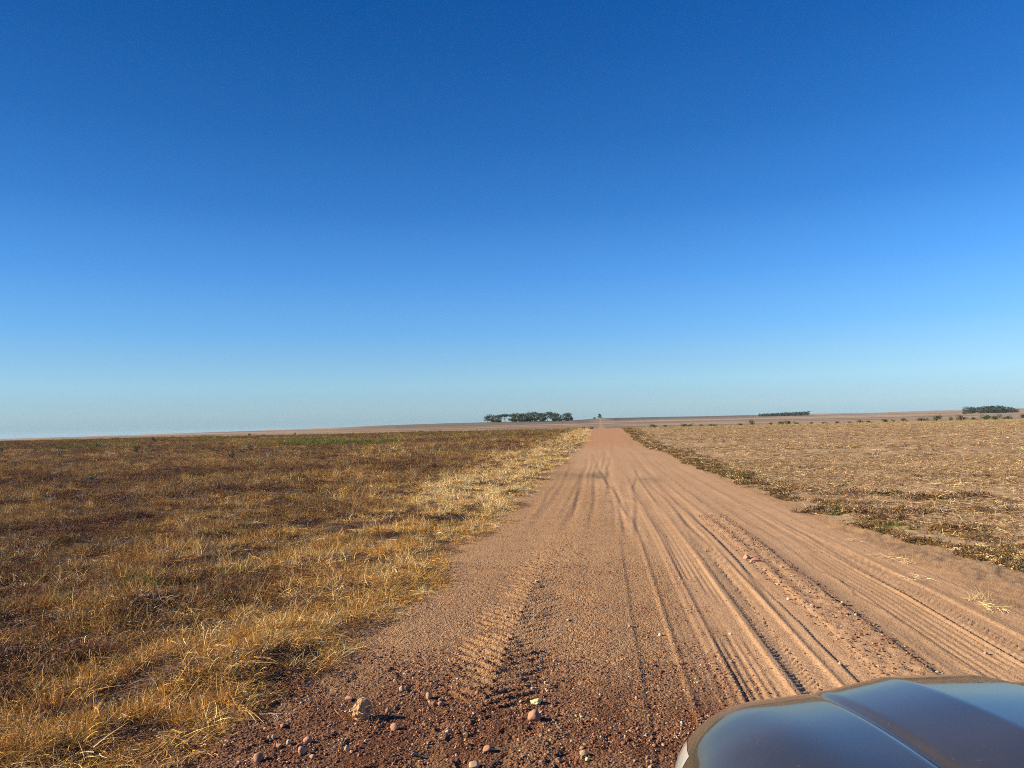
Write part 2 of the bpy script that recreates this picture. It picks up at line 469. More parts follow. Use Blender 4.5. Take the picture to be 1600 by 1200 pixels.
# ------------------------------------------------------------------ ground sheet (polar, finest where it is near)
def build_ground():
    az_f = np.radians(np.arange(-45.0, 34.01, 0.105))
    az_c = np.radians(np.arange(34 + 3.5, 360 - 45 - 1, 3.5))
    az = np.concatenate([az_f, az_c])
    rows = np.concatenate([np.linspace(0.4, 3.2, 22),
                           1346.0 / np.arange(1346 / 3.35, 1346 / 60.0, -0.72),
                           np.geomspace(61.5, 420, 150), np.geomspace(435, 9500, 85)])
    na, nr = len(az), len(rows)
    A, Rr = np.meshgrid(az, rows)
    X = (Rr * np.sin(A)).ravel(); Y = (Rr * np.cos(A)).ravel()
    h, inr, left, right, sm = detail(X, Y)
    near = ((Y > -60) & (np.abs(X) < 400))
    Z = base_z(X, Y) + h * near
    co = np.stack([X, Y, Z], 1)
    i = np.arange(nr - 1)[:, None] * na; j = np.arange(na)[None, :]; j2 = (j + 1) % na
    q = np.stack([i + j, i + j2, i + na + j2, i + na + j], 2).reshape(-1, 4)
    # ---- albedo
    def mixc(a, b, t):
        return a * (1 - t[:, None]) + b * t[:, None]
    col = np.tile(np.array([.325, .190, .098]), (len(X), 1))
    dust = np.array([.40, .244, .140]); red = np.array([.34, .150, .068]); grav = np.array([.115, .052, .028])
    n1 = fbm(X / .8, Y / 2.2, 101, 3); n2 = fbm(X / .25, Y / .4, 103, 3)
    col = mixc(col, dust, sm * (0.35 + .5 * n1))
    col = mixc(col, grav, (sst(6.4, 4.4, Y) * .8 + sst(11, 6, Y) * .25) * sst(1.3, 0.5, X) * (0.45 + .9 * n2).clip(0, 1))
    col = mixc(col, red, inr * sst(48, 62, Y) * sst(140, 110, Y) * .45)
    # damp, darker soil band across the road
    st = np.exp(-(((Y - 27.0 - 2.5 * (n1 - .5)) / 1.5) ** 2)) * (.45 * sst(-3.4, -2.0, X) * sst(.4, -.2, X) + .55 * np.exp(-((X + .1) / .35) ** 2))
    st = np.maximum(st, .35 * np.exp(-(((Y - 24.5) / 1.4) ** 2)) * sst(.9, 1.2, X) * sst(2.1, 1.7, X))
    col = mixc(col, np.array([.115, .086, .050]), (st * (.15 + 1.3 * n2)).clip(0, .75))
    # greyish rut at the side of the ribbed print
    col = mixc(col, np.array([.19, .125, .078]), .5 * np.exp(-((X - 2.28) / .12) ** 2) * inr * sst(14, 10, Y))
    # fields
    fl = fbm(X / 6, Y / 6, 105, 3); fl2 = fbm(X / 1.1, Y / 1.1, 107, 3)
    cl = mixc(np.tile(np.array([.045, .027, .018]), (len(X), 1)), np.array([.115, .068, .042]), sst(.45, .7, fl2))
    cl = mixc(cl, np.array([.15, .082, .042]), sst(25, 70, Y) * (.4 + .5 * fl))
    col = mixc(col, cl, left)
    cr = mixc(np.tile(np.array([.37, .245, .135]), (len(X), 1)), np.array([.28, .178, .098]), sst(.40, .62, fl2))
    cr = mixc(cr, np.array([.40, .27, .14]), sst(60, 110, Y) * sst(.3, .6, fl))
    col = mixc(col, cr, right)
    # far plain
    r = np.sqrt(X * X + Y * Y)
    azv = np.arctan2(X, Y); px = np.interp(azv, _azs, _pxs)
    e = (Z - CAM_H) / r * FPX
    bands = fbm(px / 220.0, e * 1.1, 109, 3); fine = fbm(px / 30.0, e * 3.0, 111, 3)
    cf = mixc(np.tile(np.array([.190, .132, .088]), (len(X), 1)), np.array([.30, .205, .135]), sst(.35, .65, bands))
    cf = cf * (0.8 + .4 * fine)[:, None]
    cf = mixc(cf, np.array([.36, .26, .155]), .8 * np.exp(-((e - 3.6) / .8) ** 2) * sst(935, 1000, px))
    cf = mixc(cf, np.array([.115, .088, .068]), sst(5.0, 7.5, e) * sst(940, 960, px) * sst(1250, 1150, px))
    cf = mixc(cf, np.array([.12, .098, .068]), sst(1.5, 3.5, e) * sst(500, 600, px) * sst(950, 910, px) * .8)
    cf = mixc(cf, np.array([.37, .215, .14]), sst(2.1, 1.2, np.abs(X - 1.1)) * (Y > 0) * .55)
    far = sst(YC + 6, YC + 60, np.where(Y > 0, r, r + 60))
    col = mixc(col, cf, far)
    grain = (inr * (1 - .8 * sm) * (.4 + .6 * sst(13, 4, Y)) + .35 * (1 - inr) + inr * .12).clip(0, 1)
    grain = grain * lod(Y, 25, 70)
    # ---- split into pieces of the setting
    qc = co[q].mean(1)
    fx, fy = qc[:, 0], qc[:, 1]
    fr = np.hypot(fx, fy)
    zone = np.where(fr > 205, 3, np.where(fx < edge_l(fy), 1, np.where(fx > edge_r(fy) + .05, 2, 0)))
    names = {0: 'dirt_road', 1: 'pasture_ground', 2: 'stubble_field', 3: 'far_plain'}
    for zk, nm in names.items():
        f = q[zone == zk]
        used, inv = np.unique(f, return_inverse=True)
        me = mesh_np(nm, co[used], inv.reshape(-1, 4), M_SOIL)
        ca = me.attributes.new('soil', 'FLOAT_COLOR', 'POINT')
        ca.data.foreach_set('color', np.concatenate([col[used], np.ones((len(used), 1))], 1).astype(np.float32).ravel())
        ga = me.attributes.new('grain', 'FLOAT', 'POINT')
        ga.data.foreach_set('value', grain[used].astype(np.float32))
        o = obj_from(nm, me)
        tag(o, kind='structure')
build_ground()

# ------------------------------------------------------------------ scatter: one object, instances made by geometry nodes
def scatter(name, protos, pos, rot, scl, var, tint, mats, label=None):
    vs, fs, mi, vk = [], [], [], []
    off = 0
    for k, (v, f, m) in enumerate(protos):
        vs.append(np.asarray(v, float)); fs += [tuple(i + off for i in t) for t in f]
        mi += [m] * len(f); vk += [k] * len(v); off += len(v)
    V = np.concatenate(vs + [np.asarray(pos, float)])
    n = len(pos)
    me = bpy.data.meshes.new(name)
    me.from_pydata(np.concatenate(vs).tolist(), [], fs)
    me.polygons.foreach_set('material_index', mi)
    me.vertices.add(n)
    me.vertices.foreach_set('co', V.astype(np.float32).ravel())
    def attr(nm, ty, dom, key, data):
        a = me.attributes.new(nm, ty, dom); a.data.foreach_set(key, data)
    attr('vk', 'INT', 'POINT', 'value', np.array(vk + [-1] * n, np.int32))
    attr('var', 'INT', 'POINT', 'value', np.concatenate([np.full(off, -1), var]).astype(np.int32))
    attr('rot', 'FLOAT_VECTOR', 'POINT', 'vector', np.concatenate([np.zeros((off, 3)), rot]).astype(np.float32).ravel())
    attr('scl', 'FLOAT_VECTOR', 'POINT', 'vector', np.concatenate([np.ones((off, 3)), scl]).astype(np.float32).ravel())
    attr('tint', 'FLOAT_COLOR', 'POINT', 'color', np.concatenate([np.concatenate([np.zeros((off, 3)), tint]), np.ones((off + n, 1))], 1).astype(np.float32).ravel())
    for m in mats: me.materials.append(m)
    o = obj_from(name, me)
    ng = bpy.data.node_groups.new(name + '_nodes', 'GeometryNodeTree')
    ng.interface.new_socket('Geometry', in_out='INPUT', socket_type='NodeSocketGeometry')
    ng.interface.new_socket('Geometry', in_out='OUTPUT', socket_type='NodeSocketGeometry')
    gi = ng.nodes.new('NodeGroupInput'); go = ng.nodes.new('NodeGroupOutput')
    join = ng.nodes.new('GeometryNodeJoinGeometry')
    def named(nm, ty):
        a = ng.nodes.new('GeometryNodeInputNamedAttribute'); a.data_type = ty; a.inputs['Name'].default_value = nm
        return [s for s in a.outputs if s.enabled and s.name == 'Attribute'][0]
    def eq(sock, k):
        c = ng.nodes.new('FunctionNodeCompare'); c.data_type = 'INT'; c.operation = 'EQUAL'
        ins = [s for s in c.inputs if s.enabled]
        ng.links.new(sock, ins[0]); ins[1].default_value = k
        return c.outputs[0]
    vka, vara, rota, scla = named('vk', 'INT'), named('var', 'INT'), named('rot', 'FLOAT_VECTOR'), named('scl', 'FLOAT_VECTOR')
    e2r = ng.nodes.new('FunctionNodeEulerToRotation')
    ng.links.new(rota, e2r.inputs[0])
    sp = ng.nodes.new('GeometryNodeSeparateGeometry'); sp.domain = 'POINT'
    ng.links.new(gi.outputs[0], sp.inputs[0]); ng.links.new(eq(vka, -1), sp.inputs[1])
    for k in range(len(protos)):
        sk = ng.nodes.new('GeometryNodeSeparateGeometry'); sk.domain = 'POINT'
        ng.links.new(gi.outputs[0], sk.inputs[0]); ng.links.new(eq(vka, k), sk.inputs[1])
        ip = ng.nodes.new('GeometryNodeInstanceOnPoints')
        ng.links.new(sp.outputs[0], ip.inputs['Points'])
        ng.links.new(eq(vara, k), ip.inputs['Selection'])
        ng.links.new(sk.outputs[0], ip.inputs['Instance'])
        ng.links.new(e2r.outputs[0], ip.inputs['Rotation'])
        ng.links.new(scla, ip.inputs['Scale'])
        ng.links.new(ip.outputs[0], join.inputs[0])
    ng.links.new(join.outputs[0], go.inputs[0])
    mod = o.modifiers.new('scatter', 'NODES'); mod.node_group = ng
    tag(o, label=label, kind='stuff')
    return o

def tuft(n, rad0, hmin, hmax, lean, width, curl, seg=3, seed=0, flat=False):
    """n curved ribbon blades springing from a disc"""
    rs = np.random.RandomState(seed)
    V, F = [], []
    for _ in range(n):
        a = rs.rand() * 6.283; r = rad0 * math.sqrt(rs.rand())
        p = np.array([math.cos(a) * r, math.sin(a) * r, -0.01 if not flat else 0.004 + rs.rand() * .03])
        L = hmin + (hmax - hmin) * rs.rand()
        b = rs.rand() * 6.283
        ln = lean * (0.3 + rs.rand()) if not flat else 1.35 + .3 * rs.rand()
        d = np.array([math.cos(b) * math.sin(ln), math.sin(b) * math.sin(ln), math.cos(ln)])
        tw = rs.rand() * 6.283
        side = np.cross(d, [math.cos(tw), math.sin(tw), .3]); side /= np.linalg.norm(side) + 1e-9
        w = width * (.6 + .8 * rs.rand())
        base = len(V)
        cur = rs.randn(3) * curl; cur[2] -= abs(curl) * .6
        for s in range(seg + 1):
            t = s / seg
            ww = w * (1 - .75 * t) * .5
            V += [p - side * ww, p + side * ww]
            p = p + d * L / seg
            d = d + cur * (1.0 / seg); d /= np.linalg.norm(d)
            if p[2] < 0.0 and s > 0: d[2] = abs(d[2]) * .3
        for s in range(seg):
            i = base + 2 * s
            F.append((i, i + 1, i + 3, i + 2))
    return np.array(V), F, 0

def leafy(n, rad0, h, leaf, seed=0):
    """low weed: small leaf-sized quads through a flattened dome"""
    rs = np.random.RandomState(seed)
    V, F = [], []
    for _ in range(n):
        a = rs.rand() * 6.283; r = rad0 * math.sqrt(rs.rand())
        z = h * rs.rand() * math.sqrt(max(0, 1 - (r / rad0) ** 2)) + .01
        p = np.array([math.cos(a) * r, math.sin(a) * r, z])
        u = rs.randn(3); u /= np.linalg.norm(u); v = np.cross(u, rs.randn(3)); v /= np.linalg.norm(v)
        s = leaf * (.5 + rs.rand())
        b = len(V)
        V += [p - u * s, p + v * s * .45, p + u * s, p - v * s * .45]
        F.append((b, b + 1, b + 2, b + 3))
    return np.array(V), F, 0

def tints(n, pal, w, jit=.12, rs=R):
    pal = np.array(pal); k = rs.choice(len(pal), n, p=np.array(w) / np.sum(w))
    return pal[k] * (1 + jit * rs.randn(n, 3) * .4) * (1 + jit * rs.randn(n, 1))

GOLD = (.62, .355, .088); PALE = (.74, .56, .27); BROWN = (.235, .122, .046); RUST = (.17, .068, .032); GREY = (.30, .22, .165); OLIVE = (.20, .17, .045); TAN = (.45, .285, .135); GREEN = (.13, .20, .035)

def pts_in_view(n, y0, y1, side, power=1.0, m=1.0):
    """uniform ground density in the wedge the camera sees, plus a margin"""
    out = []
    cnt = 0
    while cnt < n:
        Y = np.sqrt(R.rand(n * 2) * (y1 ** 2 - y0 ** 2) + y0 ** 2) if power == 1 else y0 + (y1 - y0) * R.rand(n * 2)
        if side < 0:
            lim = -(0.92 * Y + m)
            X = lim * R.rand(n * 2)
        else:
            lim = 0.82 * Y + m + 1
            X = lim * R.rand(n * 2)
        keep = R.rand(n * 2) < 1
        out.append(np.stack([X, Y], 1)[keep]); cnt += keep.sum()
    return np.concatenate(out)[:n]

# ---------- left pasture
def left_grass():
    protos = [tuft(30, .08, .08, .26, 1.0, .0050, 1.7, 5, 1), tuft(30, .12, .06, .22, 1.3, .0050, 2.0, 5, 2),
              tuft(20, .06, .12, .32, .8, .0045, 1.1, 5, 3), tuft(26, .16, .08, .26, 1.4, .0055, .8, 4, 4, True),
              leafy(60, .10, .09, .013, 5), tuft(22, .05, .15, .30, .45, .005, .5, 3, 6),
              leafy(90, .13, .12, .014, 7), tuft(36, .12, .05, .16, 1.3, .0045, 2.4, 5, 8)]
    P, SC, VA, TI = [], [], [], []
    for (y0, y1, n, s0) in ((2.6, 9, 13000, .92), (9, 18, 18000, .95), (18, 42, 34000, 1.3), (42, 126, 42000, 2.0)):
        xy = pts_in_view(n, y0, y1, -1)
        X, Y = xy[:, 0], xy[:, 1]
        edge = edge_l(Y) + 0.55 * (fbm(X * 0 + 3.3, Y / 1.7, 31, 3) - .5) + 0.35 * (fbm(X / .5, Y / .5, 33, 2) - .5)
        d = edge - X + .25 * (fbm(X / .4, Y / .4, 131, 2) - .5)
        keep = d > -.05 + .45 * R.rand(len(X)) ** 2 - .1
        # hollows without plants
        hol = fbm(X / .55, Y / .55, 133, 3)
        keep &= ~((hol > .60) & (R.rand(len(X)) < .35 * lod(Y, 20, 60)))
        X, Y, d, hol = X[keep], Y[keep], d[keep], hol[keep]
        n = len(X)
        big = fbm(X / 5.5, Y / 5.5, 135, 3); mid = fbm(X / 1.3, Y / 1.3, 137, 3); sml = fbm(X / .4, Y / .4, 139, 2)
        vw = np.interp(Y, [3, 8, 25, 60, 120], [1.6, 1.9, 4.2, 4.0, 1.8])
        verge = sst(1.25, .55, d / vw + (mid - .5) * .9)
        g = (verge * .95 + sst(.50, .62, big) * .34 + sst(.47, .60, mid) * .34 - .04).clip(0, 1)
        dark = sst(.52, .40, mid) * (1 - verge) * sst(.58, .42, big)
        u = R.rand(n)
        t = tints(n, [BROWN, RUST, GREY, (.31, .185, .075)], [4, 1.8, 1.1, 3.2])
        tg = tints(n, [GOLD, PALE, (.42, .25, .09), TAN], [4, 1.0, 4, 1.2])
        m = (u < g)
        tp = tints(n, [PALE, GOLD, (.80, .62, .34)], [3, 2, 2])
        pm = R.rand(n) < verge * sst(9, 20, Y) * .75
        tg[pm] = tp[pm]
        t[m] = tg[m]
        td = tints(n, [RUST, (.15, .10, .085), BROWN], [3, 2, 1])
        m2 = (R.rand(n) < dark * .9)
        t[m2] = td[m2]
        ol = (R.rand(n) < .035 + .6 * sst(50, 100, Y) * sst(.40, .54, mid)) & (verge < .4)
        t[ol] = tints(n, [OLIVE], [1])[ol]
        va = R.choice(len(protos), n, p=[.20, .22, .10, .11, .10, .05, .10, .12])
        va = np.where(m2 & (R.rand(n) < .6), R.choice([4, 6], n), va)
        va = np.where(m & np.isin(va, (4, 6)), 0, va)
        inh = (hol > .57) & (Y < 45)
        t[inh] = tints(n, [RUST, (.13, .085, .06), GREY, BROWN], [3, 2, 1.2, 1.5])[inh]
        va = np.where(inh & (R.rand(n) < .8), R.choice([3, 4, 6], n), va)
        hs = np.where(inh, .45, 1.0) * (.32 + 1.1 * sml) * (.7 + .6 * R.rand(n)) * (1 - .2 * verge)
        hs *= np.where(d < .25, .6, 1)
        s = s0 * (.75 + .5 * R.rand(n))
        P.append(np.stack([X, Y], 1)); VA.append(va); TI.append(t)
        SC.append(np.stack([s, s, s0 * hs * (1.0 if s0 < 2 else .8)], 1))
    P = np.concatenate(P); SC = np.concatenate(SC); VA = np.concatenate(VA); TI = np.concatenate(TI)
    z = ground_z(P[:, 0], P[:, 1])
    n = len(P)
    rot = np.stack([R.randn(n) * .12, R.randn(n) * .12, R.rand(n) * 6.283], 1)
    scatter('dry_grass', protos, np.column_stack([P, z]), rot, SC, VA, TI.clip(.02, 1), [M_BLADE],
            'tangled golden and rusty brown dry grass covering the pasture left of the dirt road')
left_grass()

# ---------- long pale stems among the grass
def stems():
    protos = [tuft(1, .01, .35, .6, .8, .005, 1.0, 6, 20 + k) for k in range(6)] + [tuft(8, .07, .15, .34, 1.2, .0048, 2.2, 6, 30 + k) for k in range(4)]
    xy = np.concatenate([pts_in_view(420, 2.8, 9, -1), pts_in_view(900, 9, 30, -1), pts_in_view(700, 30, 120, -1)])
    X, Y = xy[:, 0], xy[:, 1]
    keep = X < edge_l(Y) - .35
    X, Y = X[keep], Y[keep]; n = len(X)
    s = np.interp(Y, [3, 12, 30, 120], [.6, .75, 1.0, 1.4]) * (.5 + .7 * R.rand(n))
    wid = np.interp(Y, [3, 20, 120], [1, 1.5, 4])
    q = pts_in_view(4200, 2.6, 11, -1)
    g = sst(.42, .58, fbm(q[:, 0] / .7, q[:, 1] / .7, 141, 3)) * (q[:, 0] < edge_l(q[:, 1]) - .15)
    q = q[R.rand(len(q)) < g * np.interp(q[:, 1], [3, 11], [1, .5])]
    k = len(q)
    X = np.concatenate([X, q[:, 0]]); Y = np.concatenate([Y, q[:, 1]])
    s = np.concatenate([s, .6 + .7 * R.rand(k)]); wid = np.concatenate([wid, np.ones(k)])
    vv = np.concatenate([R.choice(6, n), 6 + R.choice(4, k)]); n = len(X)
    scatter('grass_stem', protos, np.column_stack([X, Y, ground_z(X, Y)]), np.stack([R.randn(n) * .3, R.randn(n) * .3, R.rand(n) * 6.283], 1),
            np.stack([s, s, s], 1) * np.stack([wid ** .3, wid ** .3, np.ones(n)], 1), vv, tints(n, [PALE, GOLD, TAN], [3, 2, 2]).clip(.02, 1), [M_BLADE],
            'long thin pale stalks leaning out of the dry grass')
stems()

# ---------- right field: straw litter and dead weeds
def right_litter():
    protos = [tuft(16, .12, .05, .20, 1.4, .007, .3, 2, 41, True), tuft(14, .14, .04, .14, 1.4, .008, .2, 2, 42, True),
              tuft(10, .05, .05, .14, .6, .006, .5, 2, 43), tuft(26, .09, .06, .18, 1.0, .005, 1.2, 3, 44),
              leafy(40, .09, .06, .014, 45)]
    P, SC, VA, TI = [], [], [], []
    for (y0, y1, n, s0) in ((4, 14, 9000, .9), (14, 35, 31000, 1.15), (35, 126, 58000, 2.0)):
        xy = pts_in_view(n, y0, y1, 1)
        X, Y = xy[:, 0], xy[:, 1]
        d = X - edge_r(Y)
        dens = fbm(X / 2.2, Y / .9, 151, 3)
        p = np.where(d < 1.2, .06 * sst(12, 40, Y) + .01, sst(.30, .60, dens) * .60 + .20)
        p = p * np.where(d < 0.35, 0, 1)
        keep = R.rand(n) < p
        X, Y, d = X[keep], Y[keep], d[keep]; n = len(X)
        t = tints(n, [(.44, .31, .17), PALE, (.25, .155, .085), (.34, .225, .125), OLIVE], [3.2, .4, 2.8, 4.0, .2])
        farg = sst(70, 112, Y)
        m = R.rand(n) < farg * .6
        t[m] = tints(n, [(.44, .33, .165), (.32, .28, .12)], [3, 1.2])[m]
        va = R.choice(5, n, p=[.33, .27, .14, .14, .12])
        s = s0 * (.6 + .6 * R.rand(n))
        P.append(np.stack([X, Y], 1)); VA.append(va); TI.append(t); SC.append(np.stack([s, s, s * (.7 + .5 * R.rand(n)) * (.75 if s0 > 1.5 else 1)], 1))
    P = np.concatenate(P); SC = np.concatenate(SC); VA = np.concatenate(VA); TI = np.concatenate(TI); n = len(P)
    scatter('crop_residue', protos, np.column_stack([P, ground_z(P[:, 0], P[:, 1])]), np.stack([R.randn(n) * .08, R.randn(n) * .08, R.rand(n) * 6.283], 1),
            SC, VA, TI.clip(.02, 1), [M_BLADE], 'tan straw and crop residue strewn over the harvested field')
right_litter()

def weed_strip():
    protos = [leafy(110, .14, .13, .018, 51), tuft(36, .10, .08, .26, .9, .006, 1.3, 3, 52), tuft(26, .13, .08, .25, 1.2, .007, .6, 3, 53, True), leafy(80, .16, .09, .022, 54)]
    P, SC, VA, TI = [], [], [], []
    for (y0, y1, n, s0) in ((6, 18, 7500, .72), (18, 45, 7500, 1.0), (45, 124, 7500, 1.4)):
        Y = y0 + (y1 - y0) * R.rand(n)
        c0 = edge_r(Y) + np.interp(Y, [7, 9, 12.6, 18, 32, 120], [1.3, 1.05, .6, .35, .30, .35]) + .5 * (fbm(Y / 1.2, Y * 0, 161, 2) - .5)
        w = np.interp(Y, [6, 9, 13, 18, 30, 60, 120], [1.5, 1.4, 1.2, 1.2, 1.3, 1.5, 1.8])
        u = R.rand(n) ** 1.25
        X = c0 + w * u
        cl = fbm(X / .6, Y / .8, 163, 3)
        keep = R.rand(n) < (sst(.44, .60, cl + .08 * (1 - u)) * (1 - .75 * u)) * .75
        # odd clumps further into the field
        X, Y = X[keep], Y[keep]; m = len(X)
        P.append(np.stack([X, Y], 1))
        s = s0 * (.6 + .6 * R.rand(m)); SC.append(np.stack([s, s, s * (.35 + .4 * R.rand(m))], 1))
        VA.append(R.choice(4, m, p=[.28, .34, .22, .16]))
        TI.append(tints(m, [(.12, .082, .042), (.22, .14, .07), BROWN, TAN, OLIVE, PALE], [4, 3, 2.2, 1.9, .4, .9]))
    # isolated dark clumps seen in the stubble
    for (px, py, r, k) in ((1475, 776, .55, 60), (1440, 780, .4, 30), (1382, 774, .18, 26), (1445, 803, .4, 22), (1510, 830, .35, 32), (1345, 772, .6, 50), (1310, 800, .5, 50), (1560, 800, .5, 22), (1400, 699, 3, 34), (1500, 745, 1, 24), (1390, 803, .4, 20), (1250, 730, 1, 20)):
        c = at(px, py)
        a = R.rand(k) * 6.283; rr = r * np.sqrt(R.rand(k))
        P.append(np.stack([c.x + np.cos(a) * rr * 1.6, c.y + np.sin(a) * rr * .6], 1))
        s = (.6 + .5 * R.rand(k)) * (1 if r < 2 else 1.3); SC.append(np.stack([s, s, s], 1)); VA.append(R.choice(4, k, p=[.35, .3, .2, .15]))
        TI.append(tints(k, [(.13, .09, .055), BROWN, GREY, TAN], [3, 3, 1, 1]))
    P = np.concatenate(P); SC = np.concatenate(SC); VA = np.concatenate(VA); TI = np.concatenate(TI); n = len(P)
    scatter('dead_weeds', protos, np.column_stack([P, ground_z(P[:, 0], P[:, 1])]), np.stack([R.randn(n) * .15, R.randn(n) * .15, R.rand(n) * 6.283], 1),
            SC, VA, TI.clip(.02, 1), [M_BLADE], 'strip of dark dead weeds along the right edge of the dirt road')
weed_strip()

# ---------- green grass patch in the pasture, green sprigs
def green_patch(name, label, spots, pal=(GREEN, (.17, .24, .06), OLIVE)):
    protos = [tuft(26, .10, .15, .40, .45, .008, .5, 3, 71), tuft(30, .14, .10, .30, .7, .008, .8, 3, 72), leafy(60, .13, .18, .025, 73)]
    P, SC = [], []
    for (px, py, wx, wy, k, s0) in spots:
        c = at(px, py)
        a = R.randn(k, 2)
        P.append(np.stack([c.x + a[:, 0] * wx, c.y + a[:, 1] * wy], 1))
        s = s0 * (.6 + .7 * R.rand(k)); SC.append(np.stack([s, s, s], 1))
    P = np.concatenate(P); SC = np.concatenate(SC); n = len(P)
    scatter(name, protos, np.column_stack([P, ground_z(P[:, 0], P[:, 1])]), np.stack([R.randn(n) * .1, R.randn(n) * .1, R.rand(n) * 6.283], 1),
            SC, R.choice(3, n, p=[.4, .35, .25]), tints(n, list(pal), [3, 2, 1]).clip(.02, 1), [M_BLADE], label)
green_patch('green_grass', 'patches of green grass growing in the brown pasture far left of the road',
            [(508, 693, 2.6, 2.0, 420, 1.3), (575, 692, 1.2, 1.6, 140, 1.1), (470, 690, 1.2, 1.5, 120, 1.1), (605, 692, .5, .8, 50, 1.1), (700, 706, 1.2, 1.0, 60, .8),
             (197, 692, .8, 1.0, 60, 1.3), (324, 683, 1.4, 1.5, 90, 1.5), (235, 921, .14, .12, 14, .5), (365, 900, .10, .10, 9, .45), (120, 700, 1.6, 1.2, 60, 1.2), (560, 700, 2.5, 1.5, 60, .9)])
green_patch('green_weeds', 'low green weeds at the right edge of the dirt road',
            [(1150, 746, .22, .35, 34, .4), (1385, 826, .08, .08, 7, .35), (1420, 828, .06, .06, 5, .3), (1305, 802, .15, .12, 16, .5), (1130, 738, .2, .3, 20, .4)])

# ---------- gravel
def stone_mesh(seed, sub=2, flat=.7, rough=.16, cuts=3):
    rs = np.random.RandomState(seed)
    bm = bmesh.new()
    bmesh.ops.create_icosphere(bm, subdivisions=sub, radius=1.0)
    planes = [(Vector(rs.randn(3)).normalized(), (.62 if cuts < 5 else .38) + .25 * rs.rand()) for _ in range(cuts)]
    o = rs.rand(3) * 50
    for v in bm.verts:
        d = v.co.normalized()
        k = 1 + rough * (math.sin(3 * d.x + o[0]) + math.sin(3.7 * d.y + o[1]) * math.cos(2.9 * d.z + o[2])) * .6 + rough * .3 * rs.randn()
        p = d * k
        for pn, pd in planes:
            t = p.dot(pn)
            if t > pd: p -= pn * (t - pd) * .85
        v.co = Vector((p.x, p.y * .85, p.z * flat))
    vs = np.array([v.co[:] for v in bm.verts]); fs = [tuple(x.index for x in f.verts) for f in bm.faces]
    bm.free()
    return vs, fs

def gravel():
    protos = [(*stone_mesh(200 + k, 1, .6 + .1 * (k % 3), .14, 2), 0) for k in range(7)]
    P, S_, = [], []
    def add(n, x0, x1, y0, y1, s0, s1, fn):
        X = x0 + (x1 - x0) * R.rand(n); Y = y0 + (y1 - y0) * R.rand(n)
        k = R.rand(n) < fn(X, Y)
        k &= (X > edge_l(Y) - .5 - .6 * R.rand(n)) & (X < edge_r(Y))
        X, Y = X[k], Y[k]
        s = s0 + (s1 - s0) * R.rand(len(X)) ** 4
        P.append(np.stack([X, Y], 1)); S_.append(s)
    smooth = lambda X: 1 - .9 * sst(.75, .95, X)
    clump = lambda X, Y, k=1: sst(.42, .60, fbm(X / .30, Y / .30, 181, 3))
    add(60000, -2.8, 1.2, 3.1, 6.2, .0030, .013, lambda X, Y: (.35 + .65 * clump(X, Y)) * smooth(X) * sst(6.6, 4.8, Y))
    add(42000, -2.5, 1.3, 4.5, 10, .0030, .009, lambda X, Y: (.25 + .5 * clump(X, Y)) * smooth(X))
    add(16000, -2.2, 1.6, 9, 22, .005, .012, lambda X, Y: (.3 + .5 * clump(X, Y)) * (1 - .8 * sst(.4, .9, X)))
    add(700, -2.8, .6, 3.1, 6.0, .010, .022, lambda X, Y: clump(X, Y) * 1.0)
    add(5000, 1.78, 2.32, 5.5, 15, .004, .016, lambda X, Y: .7 + 0 * X)
    add(2200, .9, 3.6, 3.5, 18, .004, .010, lambda X, Y: .5 + 0 * X)
    add(4000, .3, 1.0, 4.2, 8, .003, .010, lambda X, Y: clump(X, Y))
    P = np.concatenate(P); s = np.concatenate(S_); n = len(P)
    z = ground_z(P[:, 0], P[:, 1]) + s * .10
    sc = np.stack([s * (.8 + .5 * R.rand(n)), s * (.8 + .5 * R.rand(n)), s * (.8 + .4 * R.rand(n))], 1)
    ti = tints(n, [(.21, .098, .054), (.30, .155, .090), (.155, .066, .038), (.44, .28, .17), (.54, .42, .30), (.22, .15, .11)], [5, 3, 5, 1.2, .25, .4], .15)
    scatter('gravel', protos, np.column_stack([P, z]), R.rand(n, 3) * np.array([.6, .6, 6.28]), sc, R.choice(7, n), ti.clip(.02, .9), [M_PEBBLE],
            'loose reddish brown gravel on the dirt road')
gravel()

